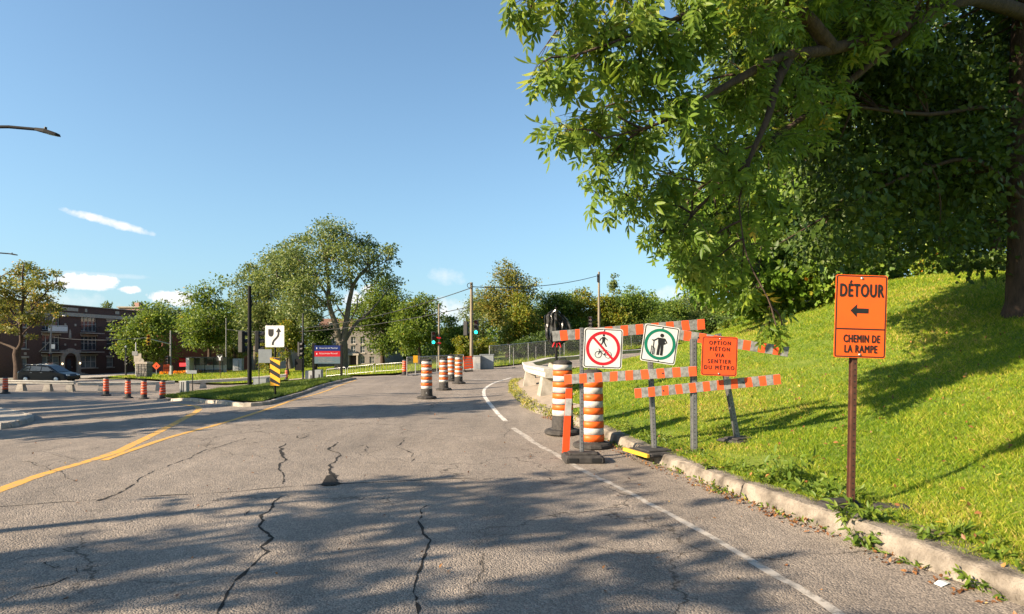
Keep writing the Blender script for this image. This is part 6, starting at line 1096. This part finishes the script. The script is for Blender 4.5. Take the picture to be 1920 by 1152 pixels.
# the leaves that show largest are parts of their own, the rest one mass
pxs = C_[:, 0] + bx; pys = C_[:, 1] + by; pzs = C_[:, 2] + bz; sx_ = CX + F * pxs / pys; sy_ = HY - F * (pzs - EYE) / pys
score = pys + np.where((sy_ < 0) | (sx_ > 1500), 50, 0) + np.maximum(0, sx_ - 1150) * .004; order = np.argsort(score); big = order[:280]; rest = order[280:]
crown = link('crown', leaf_mesh('crown', C_[rest], .235, COMP, g, .1, 1.0, O_[rest]), 'leaf_near', root); crown['kind'] = 'stuff'
protos = [leaf_mesh('leaf', np.zeros((1, 3)), .235, COMP, np.random.default_rng(300 + i), .1, 1.0, np.zeros((1, 3)), np.array([.25 + .055 * i])) for i in range(12)]
for i, k in enumerate(big):
    o = link('leaf', protos[i % 12], None, root, loc=tuple(C_[k])); o.rotation_euler = (g.normal() * .25, g.normal() * .25, g.uniform(0, 6.28))
for p in protos: p.materials.append(MAT['leaf_near'])
# inner and farther foliage of the same tree, and its crown above the picture
IN = []
for k in range(105):
    px = g.uniform(1380, 2050); py = g.uniform(-260, 470 if px > 1500 else 380); dd = 8.6 + (px - 1380) / 600 * 3.0 + g.uniform(0, 3.2); IN.append((*Q(px, py, dd), g.uniform(55, 100) / F * dd))
for k in range(60): px = g.uniform(1000, 2150); IN.append((*Q(px, g.uniform(-520, -140), g.uniform(6.5, 11)), g.uniform(.5, .9)))
tw = MB()
for b in IN:
    bp = np.array(b[:3]); src = min(allp, key=lambda p: np.sum((p - bp) ** 2)); P_ = limb_path(src, bp, g, .1, 3, .2); tw.tube(P_, [.025, .018, .012, .005], 4, False)
tw.build('branches', 'bark', root)['kind'] = 'stuff'; C, N = clump_leaves(IN, 105000, g, 9, .32); link('inner_crown_shade_toned', leaf_mesh('inner_crown_shade_toned', C, .135, LEAF2, g, .3, .6, N * .4), 'leaf_dark', root)['kind'] = 'stuff'  # deep shade of the inner crown put into a darker leaf colour
def Q2(px, py, dd): return np.array((X(px, dd) - bx, dd - by, Z(py, dd) - bz))
# ---- maple on the bank crest whose boughs hang toward the barricade
d = 27.0; bx, by = X(1528, d), d; bz = h(bx, by) + .1; root = thing('bank_maple', 'maple with mottled trunk right of the two at the bank crest, boughs hanging low', 'tree', (bx, by, bz)); g = np.random.default_rng(230)
MB().tube([(0, 0, -.3), Q2(1526, 540, 27), Q2(1522, 470, 26.5), Q2(1515, 380, 26), Q2(1510, 280, 26)], [.34, .26, .24, .2, .12], 10).build('trunk', 'bark', root)
LB = [([Q2(1522, 480, 26.5), Q2(1480, 440, 24), Q2(1420, 440, 22), Q2(1360, 470, 20.5)], .10), ([Q2(1516, 400, 26), Q2(1450, 380, 23), Q2(1380, 400, 21)], .09), ([Q2(1524, 500, 26.7), Q2(1470, 510, 23), Q2(1420, 550, 20.5)], .07), ([Q2(1515, 400, 26), Q2(1580, 360, 24), Q2(1640, 400, 22)], .08), ([Q2(1512, 330, 26), Q2(1420, 300, 24), Q2(1340, 340, 22)], .07), ([Q2(1523, 490, 26.5), Q2(1580, 480, 24), Q2(1630, 490, 23)], .06)]
for pts, r in LB: P_ = smooth_path(pts, 3); MB().tube(P_, [max(.01, r * (1 - .8 * i / (len(P_) - 1))) for i in range(len(P_))], 7).build('limb', 'bark', root)
blobs = []
for k in range(80):
    px = g.uniform(1295, 1660); lim = 600 - max(0, px - 1450) * .45 - max(0, 1400 - px) * .55; py = g.uniform(290, lim); dd = g.uniform(18.5, 25) if px < 1560 else g.uniform(20, 26); blobs.append((*Q2(px, py, dd), g.uniform(26, 46) / F * dd))
tw = MB(); pts_ = [np.array(q_) for pts, _ in LB for q_ in smooth_path(pts, 3)]
for b in blobs:
    bp = np.array(b[:3]); src = min(pts_, key=lambda p: np.sum((p - bp) ** 2)); P_ = limb_path(src, bp, g, .1, 3, .2); tw.tube(P_, [.03, .022, .015, .006], 4, False)
tw.build('branches', 'bark', root)['kind'] = 'stuff'; C, N = clump_leaves(blobs, 30000, g, 8, .32); link('crown', leaf_mesh('crown', C, .19, MAPLE, g, .3, .6, N * .5), 'leaf_maple', root)
# ---- trees outside the picture on the left that throw their shadows over the road
SH = [(-11.0, 1.6, 6.6, 1.3, .6, 260, 'slender tree left of the viewer, its trunk shadow crossing the road farthest'), (-13.5, -.6, 7.8, 1.5, .58, 300, 'slender tree left of the viewer next to the farthest one'), (-9.5, .55, 6.0, 1.2, .55, 200, 'short slender tree nearest to the viewer on the left'), (-15, -2.2, 8.3, 1.6, .5, 380, 'slender tree farther left of the viewer'), (-9.0, -.75, 5.8, 1.3, .5, 260, 'slender tree beside the viewer shading the bottom of the road'), (-12, -2.6, 7.2, 1.6, .45, 400, 'slender tree left and behind the viewer'), (-16, -5.0, 9, 2.0, .4, 600, 'slender tree farthest behind the viewer'), (-10, -2.5, 6.3, 1.5, .4, 420, 'low slender tree behind the viewer'),
      (-16.2, 9.2, 9.0, 2.2, .22, 3800, 'tree at the left verge whose shadow crosses the road before the island'), (-21, 12.2, 8.2, 2.8, .22, 4600, 'dense tree at the left verge shading the side road'), (-26, 15.5, 10.5, 3.2, .2, 4600, 'bushy tree at the left verge behind the dense one'), (-24.5, 18.6, 10, 2.2, .3, 2600, 'narrow tree on the left whose shadow reaches the road barrels'), (-33, 21, 11, 3.6, .2, 5000, 'tree on the left shading the grass island'), (-39, 28, 11, 3.8, .2, 5500, 'tree at the far left shading the side road and its barrels'), (-46, 34, 11, 4.2, .2, 5500, 'tree at the far left shading the side street'), (-59, 48, 13, 5, .2, 6000, 'outermost tree on the left shading the parked car')]
for i, (x, y, top, r, c0, n, lb) in enumerate(SH):
    tree(lb, (x, y), h(x, y) + top, r, crown0=c0, n=n, leaf=.24 if i < 8 else .32, m='leaf_mid', seed=400 + i, nb=9 if i < 8 else 18, r0=(.17, .24, .13, .26, .20, .26, .24, .18)[i] if i < 8 else .2, shape=.4, blobr=(.2, .36) if i < 8 else (.3, .46), group='trees left of the picture')
# ---- woods that close the view far behind
g = np.random.default_rng(500); n = 42000; px = g.uniform(300, 1560, n); dd = g.uniform(128, 150, n); fx = (px - CX) / F * dd; hgt = 6.6 + 2.4 * np.sin(px * .021) + 2.0 * np.sin(px * .057 + 1) + 1.3 * np.sin(px * .13) + np.where(px < 800, -2.2, 0); zz = H(fx, dd) + hgt * g.random(n) ** .8
o = link('distant_wood', leaf_mesh('distant_wood', np.column_stack([fx, dd, zz]), .75, LEAF2, g, .3, .2), 'leaf_mid'); tag(o, 'far mass of trees closing the view behind fence and buildings', 'wood', kind='stuff')
